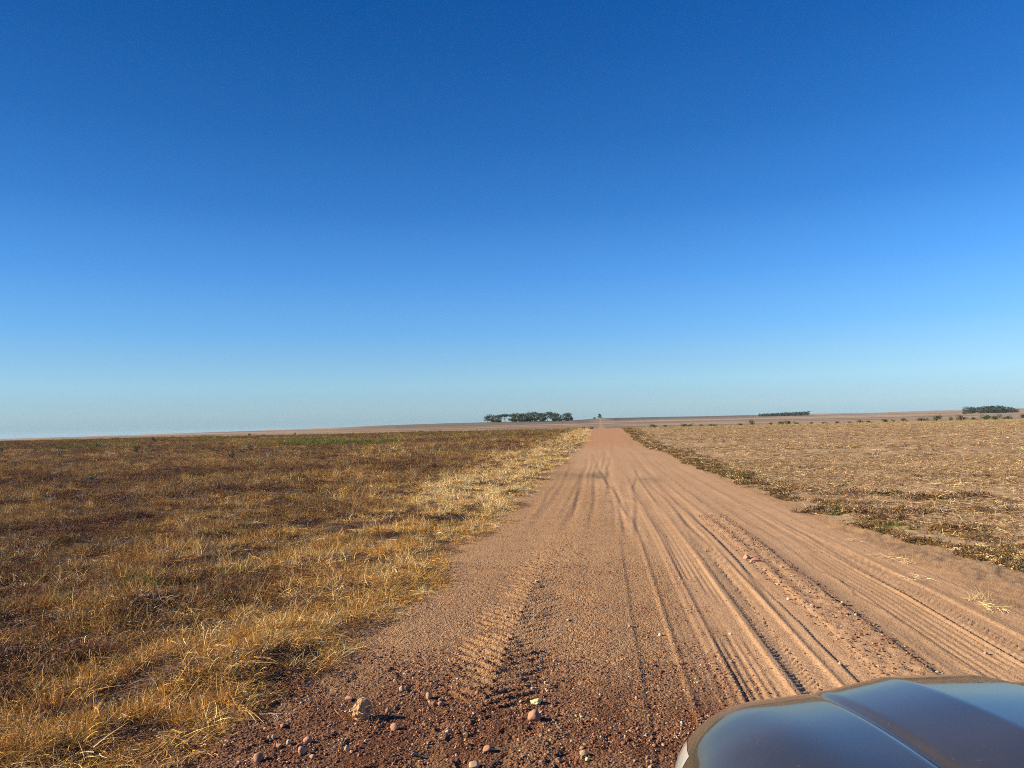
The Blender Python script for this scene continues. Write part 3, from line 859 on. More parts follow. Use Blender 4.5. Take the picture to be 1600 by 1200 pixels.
# ---------- stones that stand out, each a thing of its own
def rock_mat(name, col):
    return simple_mat(name, col, .85, 0, .28, 45, .002, 160)
RM = {'brown': rock_mat('brown_stone', (.36, .18, .105)), 'yellow': rock_mat('yellow_stone', (.74, .62, .27)), 'tan': rock_mat('tan_stone', (.46, .29, .17)),
      'pink': rock_mat('pink_stone', (.46, .23, .15)), 'white': rock_mat('white_stone', (.52, .44, .33)), 'cream': rock_mat('cream_stone', (.54, .41, .24)),
      'red': rock_mat('red_stone', (.33, .13, .08)), 'grey': rock_mat('grey_stone', (.24, .19, .15))}
ROCKS = [  # px, py (where it meets the ground), width px, height px, material, label
    (839, 1100, 21, 15, 'yellow', 'pale yellow angular stone just above the rounded brown stone, near the bottom centre'),
    (835, 1126, 22, 18, 'brown', 'rounded smooth brown stone casting a long shadow, below the pale yellow stone'),
    (545, 1094, 16, 9, 'pink', 'flat pinkish stone up and left of the straw-covered earth clod'),
    (542, 1174, 9, 9, 'cream', 'small round cream pebble alone, below the earth clod'),
    (472, 1178, 12, 15, 'pink', 'egg-shaped pink stone leaning among the group at the bottom left'),
    (437, 1170, 11, 9, 'brown', 'small brown stone below the two white pebbles at the bottom left'),
    (451, 1163, 7, 8, 'white', 'right-hand one of the two small white pebbles at the bottom left'),
    (427, 1158, 6, 7, 'white', 'left-hand one of the two small white pebbles at the bottom left'),
    (470, 1168, 12, 8, 'red', 'reddish stone touching the top of the egg-shaped pink stone'),
    (481, 1160, 14, 9, 'pink', 'broad pink stone above the egg-shaped one at the bottom left'),
    (489, 1184, 11, 6, 'tan', 'low tan stone to the lower right of the egg-shaped pink stone'),
    (443, 1137, 15, 8, 'red', 'flat reddish stone half sunk in the gravel at the edge of the grass'),
    (404, 1190, 16, 14, 'brown', 'brown lumpy stone farthest to the bottom left of the gravel'),
    (670, 1091, 10, 12, 'tan', 'upright tan stone beside the stacked pair of brown stones'),
    (689, 1096, 10, 9, 'brown', 'upper of the two brown stones lying one behind the other'),
    (689, 1103, 12, 8, 'pink', 'lower of the two brown stones lying one behind the other, pinker in colour'),
    (678, 1103, 9, 8, 'red', 'dull red stone just left of the stacked pair'),
    (618, 1142, 15, 13, 'pink', 'round pinkish stone midway between the earth clod and the bottom edge'),
    (628, 1081, 9, 9, 'tan', 'small orange tan stone to the upper right of the earth clod'),
    (606, 1113, 8, 7, 'brown', 'small brown stone right of the shadow of the earth clod'),
    (647, 1181, 11, 10, 'tan', 'wedge-shaped tan stone near the bottom with a dark hollow to its right'),
    (762, 1175, 17, 10, 'brown', 'flat oval brown stone near the bottom centre'),
    (740, 1200, 19, 10, 'tan', 'tan stone cut by the bottom edge of the picture'),
    (873, 1191, 11, 11, 'pink', 'pinkish stone near the bottom edge below the rounded brown stone'),
    (913, 1182, 14, 9, 'tan', 'tan oval stone behind a small yellow chip near the bottom edge'),
    (918, 1189, 8, 6, 'yellow', 'small yellow chip in front of a tan oval stone'),
    (984, 980, 10, 6, 'brown', 'brown stone lying alone on the gravel in the middle of the road'),
    (1032, 994, 9, 6, 'cream', 'cream pebble on the gravel between the lone brown stone and the tyre tracks'),
    (1167, 873, 14, 9, 'pink', 'left and smaller of the two red stones between the tyre tracks'),
    (1182, 878, 17, 11, 'pink', 'larger red oval stone between the tyre tracks'),
    (1174, 879, 7, 5, 'tan', 'pebble in front of the two red stones between the tyre tracks'),
    (1221, 887, 7, 4, 'tan', 'small tan stone just right of the two red stones'),
    (1214, 914, 9, 4, 'yellow', 'thin yellow chip in the crumbly strip between the tracks'),
    (1232, 938, 6, 5, 'white', 'small white pebble in the crumbly strip between the tracks'),
    (1270, 949, 9, 7, 'pink', 'pink stone with a dark shadow in the crumbly strip'),
    (1316, 944, 10, 5, 'yellow', 'long yellow stone on the edge of the deep tyre rut'),
    (1338, 963, 7, 4, 'tan', 'tan chip below the long yellow stone'),
    (1313, 1038, 7, 6, 'cream', 'cream pebble on the orange berm just ahead of the car hood'),
    (1141, 993, 7, 6, 'white', 'white pebble lying on the ribbed tyre print'),
    (1540, 1022, 7, 5, 'tan', 'tan pebble on the ribbed print right of the deep rut'),
    (888, 970, 6, 5, 'white', 'white pebble at the end of the tractor tread print'),
    (838, 910, 8, 5, 'cream', 'pale flake of stone at the far end of the tractor tread print'),
    (792, 968, 6, 6, 'white', 'tiny white pebble inside the tractor tread print'),
    (995, 1092, 8, 6, 'pink', 'small pink stone on the road right of the pale yellow stone'),
]
_rm = [stone_mesh(300 + k, 3, .8, .16, (2, 4, 6)[k % 3]) for k in range(9)]
_rcache = {}
for k, (px, py, w, hh, mt, lb) in enumerate(ROCKS):
    p = at(px, py)
    dist = math.hypot(p.x, p.y)
    if px > 950 or py < 1000: w, hh = w * .82, hh * .8
    s = w / FPX * dist * .5
    hz = hh / FPX * dist * .5
    key = (k % 9 if k not in (0, 1) else (5 if k == 0 else 0), mt)
    if key not in _rcache:
        v, f = _rm[key[0]]
        me = bpy.data.meshes.new('stone'); me.from_pydata(v.tolist(), [], f)
        me.polygons.foreach_set('use_smooth', [mt != 'yellow'] * len(f))
        me.materials.append(RM[mt])
        _rcache[key] = me
    o = obj_from('stone', _rcache[key], None, (p.x, p.y, p.z + hz * .55))
    o.scale = (s, s * 1.0, hz * 1.25)
    o.rotation_euler = (0.15 * (k % 3 - 1), 0.1 * (k % 2), k * 1.3)
    tag(o, lb, 'stone', 'stones lying on the road')

# earth clod with roots of grass
def clod():
    p = at(565, 1122)
    root = empty('earth_clod', (p.x, p.y, p.z))
    tag(root, 'crumbly orange earth clod with dry straw on it, casting a dark shadow', 'clod')
    v, f = stone_mesh(401, 3, 1.0, .28, 4)
    v = v + .06 * R.randn(*v.shape)
    me = bpy.data.meshes.new('clod_soil'); me.from_pydata((v * [.062, .055, .062] + [0, 0, .042]).tolist(), [], f)
    me.materials.append(simple_mat('clod_earth', (.42, .24, .12), .95, 0, .35, 60, .006, 120))
    obj_from('soil', me, root)
    for nm, q, n, sd, c in (('straw', (0, 0, .05), 26, 5, PALE), ('straw', (.09, -.04, 0), 30, 6, TAN), ('straw', (-.06, -.02, 0), 22, 7, GOLD)):
        v, f, _ = tuft(n, .045, .05, .14, 1.2, .0035, 1.3, 4, sd)
        me = bpy.data.meshes.new(nm); me.from_pydata((v + q).tolist(), [], f)
        me.materials.append(simple_mat('straw_mat', c, .7, 0, .3, 20))
        obj_from(nm, me, root)
clod()

# straw tufts that stand alone
def lone_tuft(px, py, n, L, lean, seed, label, col, r0=.03, flat=False, w=.004):
    p = at(px, py)
    v, f, _ = tuft(n, r0, L * .4, L, lean, w, .5, 4, seed, flat)
    me = bpy.data.meshes.new('straw_tuft'); me.from_pydata(v.tolist(), [], f)
    me.materials.append(simple_mat('straw_blades', col, .7, 0, .3, 12))
    o = obj_from('straw_tuft', me, None, p)
    tag(o, label, 'grass tuft', 'single straw tufts beside the road')
lone_tuft(656, 926, 60, .17, 1.2, 81, 'pale straw tuft growing alone on the left edge of the dirt road', (.62, .54, .28))
lone_tuft(635, 990, 30, .10, 1.2, 86, 'small golden tuft at the grass edge below the lone pale tuft', (.55, .40, .16))
lone_tuft(1395, 874, 40, .30, 1.3, 82, 'flattened pale straw tuft on the sand left of the dead weeds', (.60, .44, .22), .12, True, .0035)
lone_tuft(1418, 882, 46, .22, 1.0, 83, 'upright pale straw tuft at the end of the flattened one', (.60, .44, .20), .06, False, .0038)
lone_tuft(1532, 938, 60, .20, 1.3, 84, 'spiky golden tuft on the sandy verge at the right', (.52, .38, .18), .12, False, .0038)
lone_tuft(1552, 953, 50, .18, 1.3, 85, 'low pale straw tuft nearest the car on the right verge', (.66, .52, .24), .09, True, .004)
lone_tuft(1436, 908, 30, .20, 1.4, 87, 'thin scatter of pale straw lying on the right edge of the road', (.64, .50, .30), .14, True, .0035)
lone_tuft(1335, 848, 26, .22, 1.4, 88, 'few pale straws beside the far end of the sandy verge', (.62, .48, .26), .14, True, .0035)

# ------------------------------------------------------------------ shrubs and trees
def foliage_mat(name, col):
    m, nt, out = mat_new(name)
    ge = N(nt, 'ShaderNodeNewGeometry')
    f = math_n(nt, 'MULTIPLY_ADD', ge.outputs['Random Per Island'], .9); f.node.inputs[2].default_value = .55
    c = mix_n(nt, 'MULTIPLY', 1.0, col, f)
    d = N(nt, 'ShaderNodeBsdfPrincipled', i_Roughness=.6)
    t = N(nt, 'ShaderNodeBsdfTranslucent')
    nt.links.new(c, d.inputs['Base Color']); nt.links.new(c, t.inputs[0])
    mx = N(nt, 'ShaderNodeMixShader', i_Fac=.2)
    nt.links.new(d.outputs[0], mx.inputs[1]); nt.links.new(t.outputs[0], mx.inputs[2]); nt.links.new(mx.outputs[0], out.inputs[0])
    return m
M_TREE = foliage_mat('tree_leaves', (.050, .072, .036))
M_SHRUB = foliage_mat('shrub_leaves', (.060, .078, .028))
M_SHRUBB = foliage_mat('dry_shrub_leaves', (.13, .085, .045))
M_BARK = simple_mat('bark', (.13, .10, .075), .9, 0, .3, 6)

def tube(V, F, a, b, ra, rb, n=6):
    a = np.array(a, float); b = np.array(b, float); d = b - a; d /= np.linalg.norm(d)
    s = np.cross(d, [0.3, .9, .1]); s /= np.linalg.norm(s); t = np.cross(d, s)
    i = len(V)
    for p, r in ((a, ra), (b, rb)):
        for k in range(n):
            an = 6.283 * k / n
            V.append(p + r * (math.cos(an) * s + math.sin(an) * t))
    for k in range(n):
        F.append((i + k, i + (k + 1) % n, i + n + (k + 1) % n, i + n + k))

def make_tree_meshes(seed, h, w, kind):
    """unit-free tree: trunk with limbs, crown of many small leaf clumps in several lobes"""
    rs = np.random.RandomState(seed)
    TV, TF = [], []
    lobes = []
    if kind == 'cone':
        tube(TV, TF, (0, 0, -.3), (0, 0, h * .9), .18, .05)
        for k in range(16):
            t = k / 15
            lobes.append((np.array([rs.randn() * w * .08, rs.randn() * w * .08, h * (.12 + .82 * t)]), w * .5 * (1.05 - t) + .15, h * .09))
    else:
        base = h * (.0 if kind == 'low' else .03)
        top = np.array([rs.randn() * .3, rs.randn() * .3, h * .62])
        tube(TV, TF, (0, 0, -.3), (top[0] * .5, top[1] * .5, h * .35), .26, .18); tube(TV, TF, (top[0] * .5, top[1] * .5, h * .35), top, .18, .08)
        nl = 9
        for k in range(nl):
            a = 6.283 * k / nl + rs.rand(); rr = w * .5 * (.35 + .45 * rs.rand())
            zc = h * (.30 + .55 * rs.rand()) if kind != 'umbrella' else h * (.68 + .14 * rs.rand())
            c = np.array([math.cos(a) * rr, math.sin(a) * rr, zc])
            tube(TV, TF, (0, 0, h * (.2 + .25 * rs.rand())), c, .09, .03, 5)
            lobes.append((c, w * (.20 + .08 * rs.rand()), h * (.13 + .06 * rs.rand()) if kind != 'umbrella' else h * .1))
        lobes.append((np.array([0, 0, h * .80]), w * .28, h * .17))
        if kind in ('round', 'low'):
            for k in range(9):
                a = 6.283 * rs.rand(); lobes.append((np.array([math.cos(a) * w * .30, math.sin(a) * w * .30, base + h * (.03 + .24 * rs.rand())]), w * .2, h * .13))
    V, F = [], []
    per = 80 if kind != 'cone' else 45
    for c, rx, rz in lobes:
        for _ in range(per):
            d = rs.randn(3); d /= np.linalg.norm(d)
            rr = .55 + .5 * rs.rand()
            p = c + d * [rx * rr, rx * rr, rz * rr]
            u = rs.randn(3); u /= np.linalg.norm(u); v = np.cross(u, rs.randn(3)); v /= np.linalg.norm(v)
            s = h * .035 * (.6 + .9 * rs.rand())
            i = len(V)
            V += [p - u * s, p - v * s * .7, p + u * s, p + v * s * .7]; F.append((i, i + 1, i + 2, i + 3))
    def mk(nm, V, F, m):
        me = bpy.data.meshes.new(nm); me.from_pydata([tuple(x) for x in V], [], F); me.materials.append(m); return me
    return mk('trunk', TV, TF, M_BARK), mk('crown', V, F, M_TREE)

TREE = {}
for k, (h, w, kd) in enumerate(((9, 8, 'round'), (9, 7, 'round'), (9, 10, 'umbrella'), (9, 6.5, 'open'), (9, 9, 'low'), (9, 6, 'cone'))):
    TREE[k] = make_tree_meshes(500 + k, h, w, kd)

def put_tree(kind, px, dist, hpx, wf, label, group, dd=0, sink=0.0):
    p = along(px, dist + dd)
    hgt = hpx / FPX * (dist + dd)
    root = empty('tree', (p.x, p.y, p.z - sink), random.random() * 6.28)
    s = hgt / 9.0 * 1.12
    root.scale = (s * wf * 1.32, s * wf * 1.32, s)
    tag(root, label, 'tree', group)
    t, c = TREE[kind]
    obj_from('trunk', t, root); obj_from('crown', c, root)
    return root

G1 = 'row of trees on the ridge left of the road'
ROW = [  # px, height px, kind, width factor, label
    (762, 10.5, 3, .9, 'leftmost and slimmest tree of the row on the ridge'),
    (768, 12, 0, 1.0, 'bushy round tree second from the left end of the row'),
    (778, 11, 1, 1.05, 'round-crowned tree just left of the flat-topped one in the row'),
    (789, 13, 2, 1.1, 'flat-topped spreading tree with open sky under its crown'),
    (801, 12.5, 1, 1.0, 'dense tree right of the flat-topped spreading tree'),
    (808, 13, 0, 1.0, 'broad dense tree, second right of the flat-topped tree'),
    (815, 12.5, 3, 1.1, 'slightly lower tree between the flat-topped tree and the row\'s highest crowns'),
    (820, 12.5, 0, .8, 'narrow dense tree just left of the twin highest crowns'),
    (828, 14, 1, 1.05, 'left one of the twin highest crowns of the row'),
    (835, 14.5, 0, 1.0, 'right one of the twin highest crowns of the row'),
    (843, 12.5, 3, 1.1, 'thin-crowned tree right of the highest crowns'),
    (849, 12.5, 1, .8, 'short dense tree left of the pair of see-through trees'),
    (856, 14, 3, 1.0, 'tall see-through tree with light between its branches'),
    (863, 13, 3, .9, 'slim tree with a bare trunk showing near the right end of the row'),
    (869, 13, 1, .85, 'round tree at the right end of the unbroken row'),
    (874, 10.5, 0, .7, 'low drooping tree closing the right end of the unbroken row'),
    (884, 11.5, 1, 1.0, 'lone tree left half of the detached clump beside the road'),
    (889, 12, 0, .9, 'lone tree right half of the detached clump beside the road'),
]
for i, (px, hp, kd, wf, lb) in enumerate(ROW):
    put_tree(kd, px, 1060, hp, wf, lb, G1, dd=(i * 37) % 50 - 25)
put_tree(5, 937.5, 1500, 6.5, 1.3, 'small pointed tree standing alone at the far end of the road', None)
put_tree(4, 929, 1500, 3.2, 1.2, 'tiny low tree just left of the pointed tree at the road end', None)
G2 = 'grove on the horizon at the right edge'
GR = [(1508, 6, 4, .8, 'lowest tree at the left tip of the grove on the far right'), (1514, 9, 0, 1.1, 'rounded tree near the left end of the far right grove'),
      (1520, 8.5, 1, 1.1, 'tree right of the rounded one in the far right grove'), (1527, 7.5, 3, 1.2, 'sparse tree in the notch of the far right grove'),
      (1532, 8.2, 0, 1.0, 'tree just right of the notch in the far right grove'), (1541, 9.2, 4, 1.3, 'broad tree in the middle of the far right grove'),
      (1549, 9.4, 0, 1.3, 'broad tree right of the middle of the far right grove'), (1558, 9.4, 4, 1.3, 'tallest broad tree of the far right grove'),
      (1566, 9, 1, 1.3, 'tree where the far right grove starts to slope down'), (1574, 7.5, 4, 1.3, 'lower tree on the sloping end of the far right grove'),
      (1582, 6, 4, 1.2, 'small tree second from the right tip of the grove'), (1588, 4.5, 4, 1.2, 'smallest tree at the right tip of the grove')]
for i, (px, hp, kd, wf, lb) in enumerate(GR):
    put_tree(kd, px, 1500, hp, wf, lb, G2, dd=(i * 53) % 60 - 30)

# distant wood reading as one mass
def distant_wood():
    V, F = [], []
    rs = np.random.RandomState(9)
    for px in np.arange(1190, 1266, .7):
        for k in range(34):
            t = (px - 1190) / 76.0
            d = 2300 + 60 * rs.rand()
            p = along(px + rs.randn() * .5, 2300) if k == 0 else p
            hh = (3.6 + 1.9 * t + 1.2 * math.sin(px * .9) * .5 + .6 * rs.randn() * .5) / FPX * 2300
            c = np.array([p.x + rs.randn() * 1.2, p.y + 25 * rs.rand(), p.z + max(0.3, hh * rs.rand() ** .7)])
            u = rs.randn(3); u /= np.linalg.norm(u); v = np.cross(u, rs.randn(3)); v /= np.linalg.norm(v)
            s = 1.0 * (.6 + rs.rand()); i = len(V)
            V += [tuple(c - u * s), tuple(c - v * s), tuple(c + u * s), tuple(c + v * s)]; F.append((i, i + 1, i + 2, i + 3))
    me = bpy.data.meshes.new('distant_wood'); me.from_pydata(V, [], F); me.materials.append(M_TREE)
    tag(obj_from('distant_wood', me), 'long low dark wood on the horizon right of the road', kind='stuff')
distant_wood()

def shrub_meshes(seed, dens=150, mat=M_SHRUB):
    rs = np.random.RandomState(seed)
    TV, TF, V, F = [], [], [], []
    lob = []
    for k in range(7):
        a = 6.283 * rs.rand(); r = .55 * rs.rand()
        c = np.array([math.cos(a) * r, math.sin(a) * r, .35 + .35 * rs.rand()])
        tube(TV, TF, (0, 0, -.05), c, .035, .012, 4); lob.append((c, .26 + .14 * rs.rand()))
    for c, rr in lob:
        for _ in range(dens // 2):
            d = rs.randn(3); d /= np.linalg.norm(d); p = c + d * rr * (.4 + .65 * rs.rand()); p[2] = abs(p[2])
            u = rs.randn(3); u /= np.linalg.norm(u); v = np.cross(u, rs.randn(3)); v /= np.linalg.norm(v)
            s = .05 * (.6 + .8 * rs.rand()); i = len(V)
            V += [tuple(p - u * s), tuple(p - v * s * .6), tuple(p + u * s), tuple(p + v * s * .6)]; F.append((i, i + 1, i + 2, i + 3))
    a = bpy.data.meshes.new('stems'); a.from_pydata([tuple(x) for x in TV], [], TF); a.materials.append(M_BARK)
    b = bpy.data.meshes.new('leaves'); b.from_pydata(V, [], F); b.materials.append(mat)
    return a, b
SH = [shrub_meshes(600 + k) for k in range(4)] + [shrub_meshes(610, 90, M_SHRUBB), shrub_meshes(611, 70)]

def put_shrub(px, py, wpx, hpx, kind, label, group, crest=None):
    p = along(px, crest) if crest else at(px, py)
    if crest:
        dirn = azdir(px); Y = crest; k = Y / dirn.y
        p = Vector((dirn.x * k, Y, gz(dirn.x * k, Y)))
    d = math.hypot(p.x, p.y)
    root = empty('shrub', p, random.random() * 6.28)
    root.scale = (wpx / FPX * d / 1.7, wpx / FPX * d / 1.7, hpx / FPX * d / .95)
    tag(root, label, 'shrub', group)
    a, b = SH[kind]
    obj_from('stems', a, root); obj_from('leaves', b, root)

GL = 'dark shrubs dotted over the left pasture'
for px, py, w, h, k, lb in (
    (93, 716, 14, 9, 4, 'ragged brownish shrub in the far left of the pasture, below the skyline'),
    (239, 692, 9, 6, 0, 'small round dark shrub close under the left skyline'),
    (389, 682, 6, 5, 1, 'small dark shrub at the skyline left of the green grass patch'),
    (411, 681, 6, 3, 2, 'low dark shrub between two others at the skyline left of the green patch'),
    (150, 703, 12, 8, 5, 'thin green shrub in the far left pasture behind the ragged one'),
    (212, 708, 12, 9, 3, 'green shrub midway up the left pasture below the small round one'),
    (363, 718, 14, 10, 0, 'largest dark shrub of the left pasture with a lit top'),
    (376, 712, 16, 8, 5, 'loose shrub touching the right side of the largest dark shrub'),
    (392, 705, 18, 8, 5, 'wide sparse shrub above and right of the largest dark shrub'),
    (147, 753, 18, 9, 5, 'grey green low shrub nearest the viewer in the left pasture'),
    (25, 730, 14, 7, 4, 'brown low shrub at the left edge of the pasture'),
    (3, 708, 8, 7, 1, 'dark shrub cut by the left edge of the picture'),
    (255, 720, 8, 5, 4, 'small brown shrub in the middle of the left pasture'),
    (461, 680, 5, 5, 1, 'dark shrub standing up just above the green grass patch'),
    (54, 707, 7, 4, 2, 'small dark shrub between the left edge and the thin green shrub'),
    (760, 671, 9, 3, 2, 'low flat shrub below the left end of the tree row'),
    (791, 672, 4, 4, 1, 'tiny shrub below the flat-topped tree of the row'),
    (333, 706, 6, 5, 3, 'small green shrub left of the wide sparse one'),
):
    put_shrub(px, py, w * 1.2, h * 1.4, k, lb, GL)
GH = 'shrubs along the crest left of the road'
for px, w, h, lb in ((898, 8, 3, 'small dark shrub at the crest, leftmost of three beside the road'), (912, 12, 4, 'middle of three dark shrubs at the crest beside the road'), (923, 14, 4, 'dark low shrub touching the left edge of the road at the crest')):
    put_shrub(px, 0, w, h, px % 4, lb, GH, 116)
GRt = 'line of dark shrubs along the far edge of the right field'
RS_ = [(1019, 16, 4, 'leftmost shrub of the far line, nearest the road'), (1039, 12, 3, 'second shrub of the far line from the road'), (1068, 14, 4, 'left part of the first wide shrub group right of the road'),
       (1078, 14, 3.5, 'right part of the first wide shrub group right of the road'), (1095, 8, 3, 'small shrub after the first wide group'), (1112, 18, 3, 'long low shrub left of the upright dark one'),
       (1157, 12, 3, 'low shrub just left of the upright dark one'), (1175, 11, 7, 'upright dark shrub, tallest in the left half of the far line'), (1205, 9, 3, 'small shrub right of the upright dark one'),
       (1221, 16, 4.5, 'wide shrub right below the distant wood, left part'), (1232, 14, 5, 'wide shrub right below the distant wood, right part'), (1244, 10, 3, 'low shrub ending the group below the distant wood'),
       (1268, 9, 2.5, 'tiny shrub below the right end of the distant wood'), (1287, 10, 2.5, 'faint low shrub past the distant wood'), (1308, 9, 3, 'small shrub between the distant wood and the long pair'),
       (1327, 7, 2.5, 'tiny shrub left of the long pair'), (1343, 13, 3.5, 'left one of the long low pair'), (1356, 12, 3, 'right one of the long low pair'), (1384, 14, 4, 'flat-topped shrub right of the long pair'),
       (1396, 7, 3, 'small shrub beside the flat-topped one'), (1411, 12, 4, 'oval shrub in the middle of the right part of the line'), (1440, 20, 4.5, 'spreading shrub left of the tall domed one'),
       (1462, 18, 7, 'tall domed shrub in the right part of the line'), (1485, 7, 5, 'small pointed shrub right of the domed one'), (1500, 16, 6, 'dense shrub right of the small pointed one'),
       (1520, 10, 4, 'low shrub under the left end of the far grove'), (1540, 20, 6, 'long shrub under the middle of the far grove, left part'), (1555, 16, 5.5, 'long shrub under the middle of the far grove, right part'),
       (1575, 14, 4, 'low shrub under the right end of the far grove'), (1598, 14, 6, 'shrub cut by the right edge of the picture')]
for i, (px, w, h, lb) in enumerate(RS_):
    put_shrub(px, 0, w * 1.2, h * 1.35, (i * 5) % 4, lb, GRt, 118)

# ------------------------------------------------------------------ car
def paint():
    m, nt, out = mat_new('car_paint')
    b = N(nt, 'ShaderNodeBsdfPrincipled', i_Metallic=0.0, i_Roughness=.5)
    b.inputs['Specular IOR Level'].default_value = 0.1
    b.inputs['Coat Weight'].default_value = 1.0
    b.inputs['Coat IOR'].default_value = 1.54
    tc = N(nt, 'ShaderNodeTexCoord')
    n1 = N(nt, 'ShaderNodeTexNoise', i_Scale=2.5, i_Detail=6.0); n2 = N(nt, 'ShaderNodeTexNoise', i_Scale=140.0, i_Detail=2.0)
    nt.links.new(tc.outputs['Object'], n1.inputs['Vector']); nt.links.new(tc.outputs['Object'], n2.inputs['Vector'])
    c = mix_n(nt, 'MIX', n1.outputs[0], (.010, .009, .007), (.014, .012, .009))
    nt.links.new(c, b.inputs['Base Color'])
    r = math_n(nt, 'MULTIPLY_ADD', n1.outputs[0], .08); r.node.inputs[2].default_value = .0
    nt.links.new(r, b.inputs['Coat Roughness'])
    # thin film of road dust
    d = N(nt, 'ShaderNodeBsdfDiffuse'); d.inputs[0].default_value = (.24, .19, .14, 1)
    sp = math_n(nt, 'MULTIPLY', math_n(nt, 'GREATER_THAN', n2.outputs[0], .70), .12)
    f = math_n(nt, 'ADD', math_n(nt, 'MULTIPLY', n1.outputs[0], .14), sp)
    mx = N(nt, 'ShaderNodeMixShader')
    nt.links.new(f, mx.inputs[0]); nt.links.new(b.outputs[0], mx.inputs[1]); nt.links.new(d.outputs[0], mx.inputs[2]); nt.links.new(mx.outputs[0], out.inputs[0])
    return m
M_PAINT = paint()
M_BLACK = simple_mat('black_plastic', (.025, .025, .025), .5)
M_RUBBER = simple_mat('rubber', (.03, .028, .026), .85)
M_RIM = simple_mat('alloy', (.45, .45, .45), .35, .9)
M_GLASS = simple_mat('window_glass', (.02, .025, .03), .05, 0, 0, 1, 0, 1, .5)
M_LENS = simple_mat('headlight_lens', (.55, .57, .56), .12, .35, .25, 9, 0, 1, .6)
M_CHROME = simple_mat('chrome', (.6, .6, .6), .12, 1)

def build_car():
    HW = 1.03
    heading = rad(8.0)
    # left front corner region: fitted so that the shoulder passes under the pixels seen
    front = Vector((1.09, 2.512, 0))
    root = empty('parked_car', front, heading)
    root.location.z = 0.0
    tag(root, 'silver grey car whose ribbed hood reflects the sky at the bottom right', 'car')
    def half_w(y):
        return float(np.interp(y, [0, .012, .035, .07, .12, .2, .32, .5, .8, 1.3], [.67, .75, .82, .875, .925, .965, .995, 1.015, 1.028, HW]))
    def top(y):
        r = min(.12, max(y - .10, 0) * .8)
        return float(np.mean(np.interp(y + np.linspace(-r, r, 9), [0, .01, .03, .06, .11, .20, .5, .8, 1.3, 1.5], [.85, .893, .928, .950, .970, .997, 1.048, 1.079, 1.11, 1.118])))
    ys = np.unique(np.concatenate([[0, .004, .012, .022, .035, .05, .07, .09, .12, .15, .2, .25], np.linspace(.3, 1.3, 21)]))
    _s = np.linspace(0, .93, 110); _t = np.degrees(np.arcsin(_s ** 2.5)); _t = np.concatenate([_t, np.linspace(_t[-1], 90, 22)[1:]])
    th = np.concatenate([-_t[::-1], _t[1:]])
    def crease(u, y):
        a = abs(u)
        k = float(sst(.02, .16, y))
        z = 0.0
        z += -.026 * float(sst(.122, .098, a))                        # valley in the middle
        x1 = .525 + .055 * y                                             # outer crease, splaying back
        x2 = .335 + .05 * y
        z += .034 * float(np.interp(a, [x2, x1], [1, 0]))             # facet rising to the ridge
        z += (-.010 * math.exp(-((a - x1 - .004) / .011) ** 2))        # small groove at its foot
        z += .008 * math.exp(-((a - .78) / .10) ** 2)
        return z * k
    zb = .55
    def pt(t, y):
        w, H = half_w(y), top(y)
        n = 5.0
        s, c = math.sin(rad(t)), math.cos(rad(t))
        u = w * math.copysign(abs(s) ** (2 / n), s)
        q = abs(c) ** (2 / n)
        z = zb + (H - zb) * q
        z += crease(u, y) * float(sst(.5, .95, q)) + .012 * (1 - (u / w) ** 2) * float(sst(0, .3, y))
        return (u, -y, z)
    NT, NY = len(th), len(ys)
    P = np.array([[pt(t, y) for t in th] for y in ys])
    # denser lateral spacing near the creases comes from the 97 samples across the top
    def submesh(name, cond, mat, lift=0.0):
        V, F, mp = [], [], {}
        def vi(i, j):
            if (i, j) not in mp:
                mp[(i, j)] = len(V); p = P[i, j].copy(); p[2] += lift; V.append(tuple(p))
            return mp[(i, j)]
        for i in range(NY - 1):
            for j in range(NT - 1):
                c = P[i:i + 2, j:j + 2].reshape(-1, 3).mean(0)
                if cond(i, j, c, (th[j] + th[j + 1]) / 2):
                    F.append((vi(i, j), vi(i, j + 1), vi(i + 1, j + 1), vi(i + 1, j)))
        me = bpy.data.meshes.new(name); me.from_pydata(V, [], F); me.materials.append(mat)
        me.polygons.foreach_set('use_smooth', [True] * len(F))
        return obj_from(name, me, root)
    def region(i, j, c, t):
        y = -c[1]; a = abs(c[0])
        if 61 < abs(t) < 82 and .05 < y < .36: return 'lamp'
        if y > .10 and abs(t) < 60: return 'hood'
        return 'body'
    submesh('fender', lambda i, j, c, t: region(i, j, c, t) == 'body', M_PAINT)
    ho = submesh('hood', lambda i, j, c, t: region(i, j, c, t) == 'hood', M_PAINT, .001)
    for sgn in (-1, 1):
        submesh('headlight', lambda i, j, c, t: region(i, j, c, t) == 'lamp' and t * sgn > 0, M_LENS, .002)
    # lower front and sides: fitted boxes with bevels
    def box(name, x0, x1, y0, y1, z0, z1, mat, bev=.03, parent=root, seg=3):
        bm = bmesh.new(); bmesh.ops.create_cube(bm, size=1)
        for v in bm.verts:
            v.co = Vector(((x0 + x1) / 2 + v.co.x * (x1 - x0), (y0 + y1) / 2 + v.co.y * (y1 - y0), (z0 + z1) / 2 + v.co.z * (z1 - z0)))
        if bev: bmesh.ops.bevel(bm, geom=bm.edges[:], offset=bev, segments=seg, affect='EDGES', profile=.6)
        me = bpy.data.meshes.new(name); bm.to_mesh(me); bm.free(); me.materials.append(mat)
        me.polygons.foreach_set('use_smooth', [True] * len(me.polygons))
        return obj_from(name, me, parent)
    gr = box('grille', -.50, .50, -.10, -.004, .58, .84, M_BLACK, .02)
    for k in range(4):
        box('bar', -.47, .47, -.006, .010, .62 + k * .055, .645 + k * .055, M_CHROME, .004, gr, 1)
    box('bumper', -.84, .84, -.42, .02, .30, .56, M_PAINT, .08)
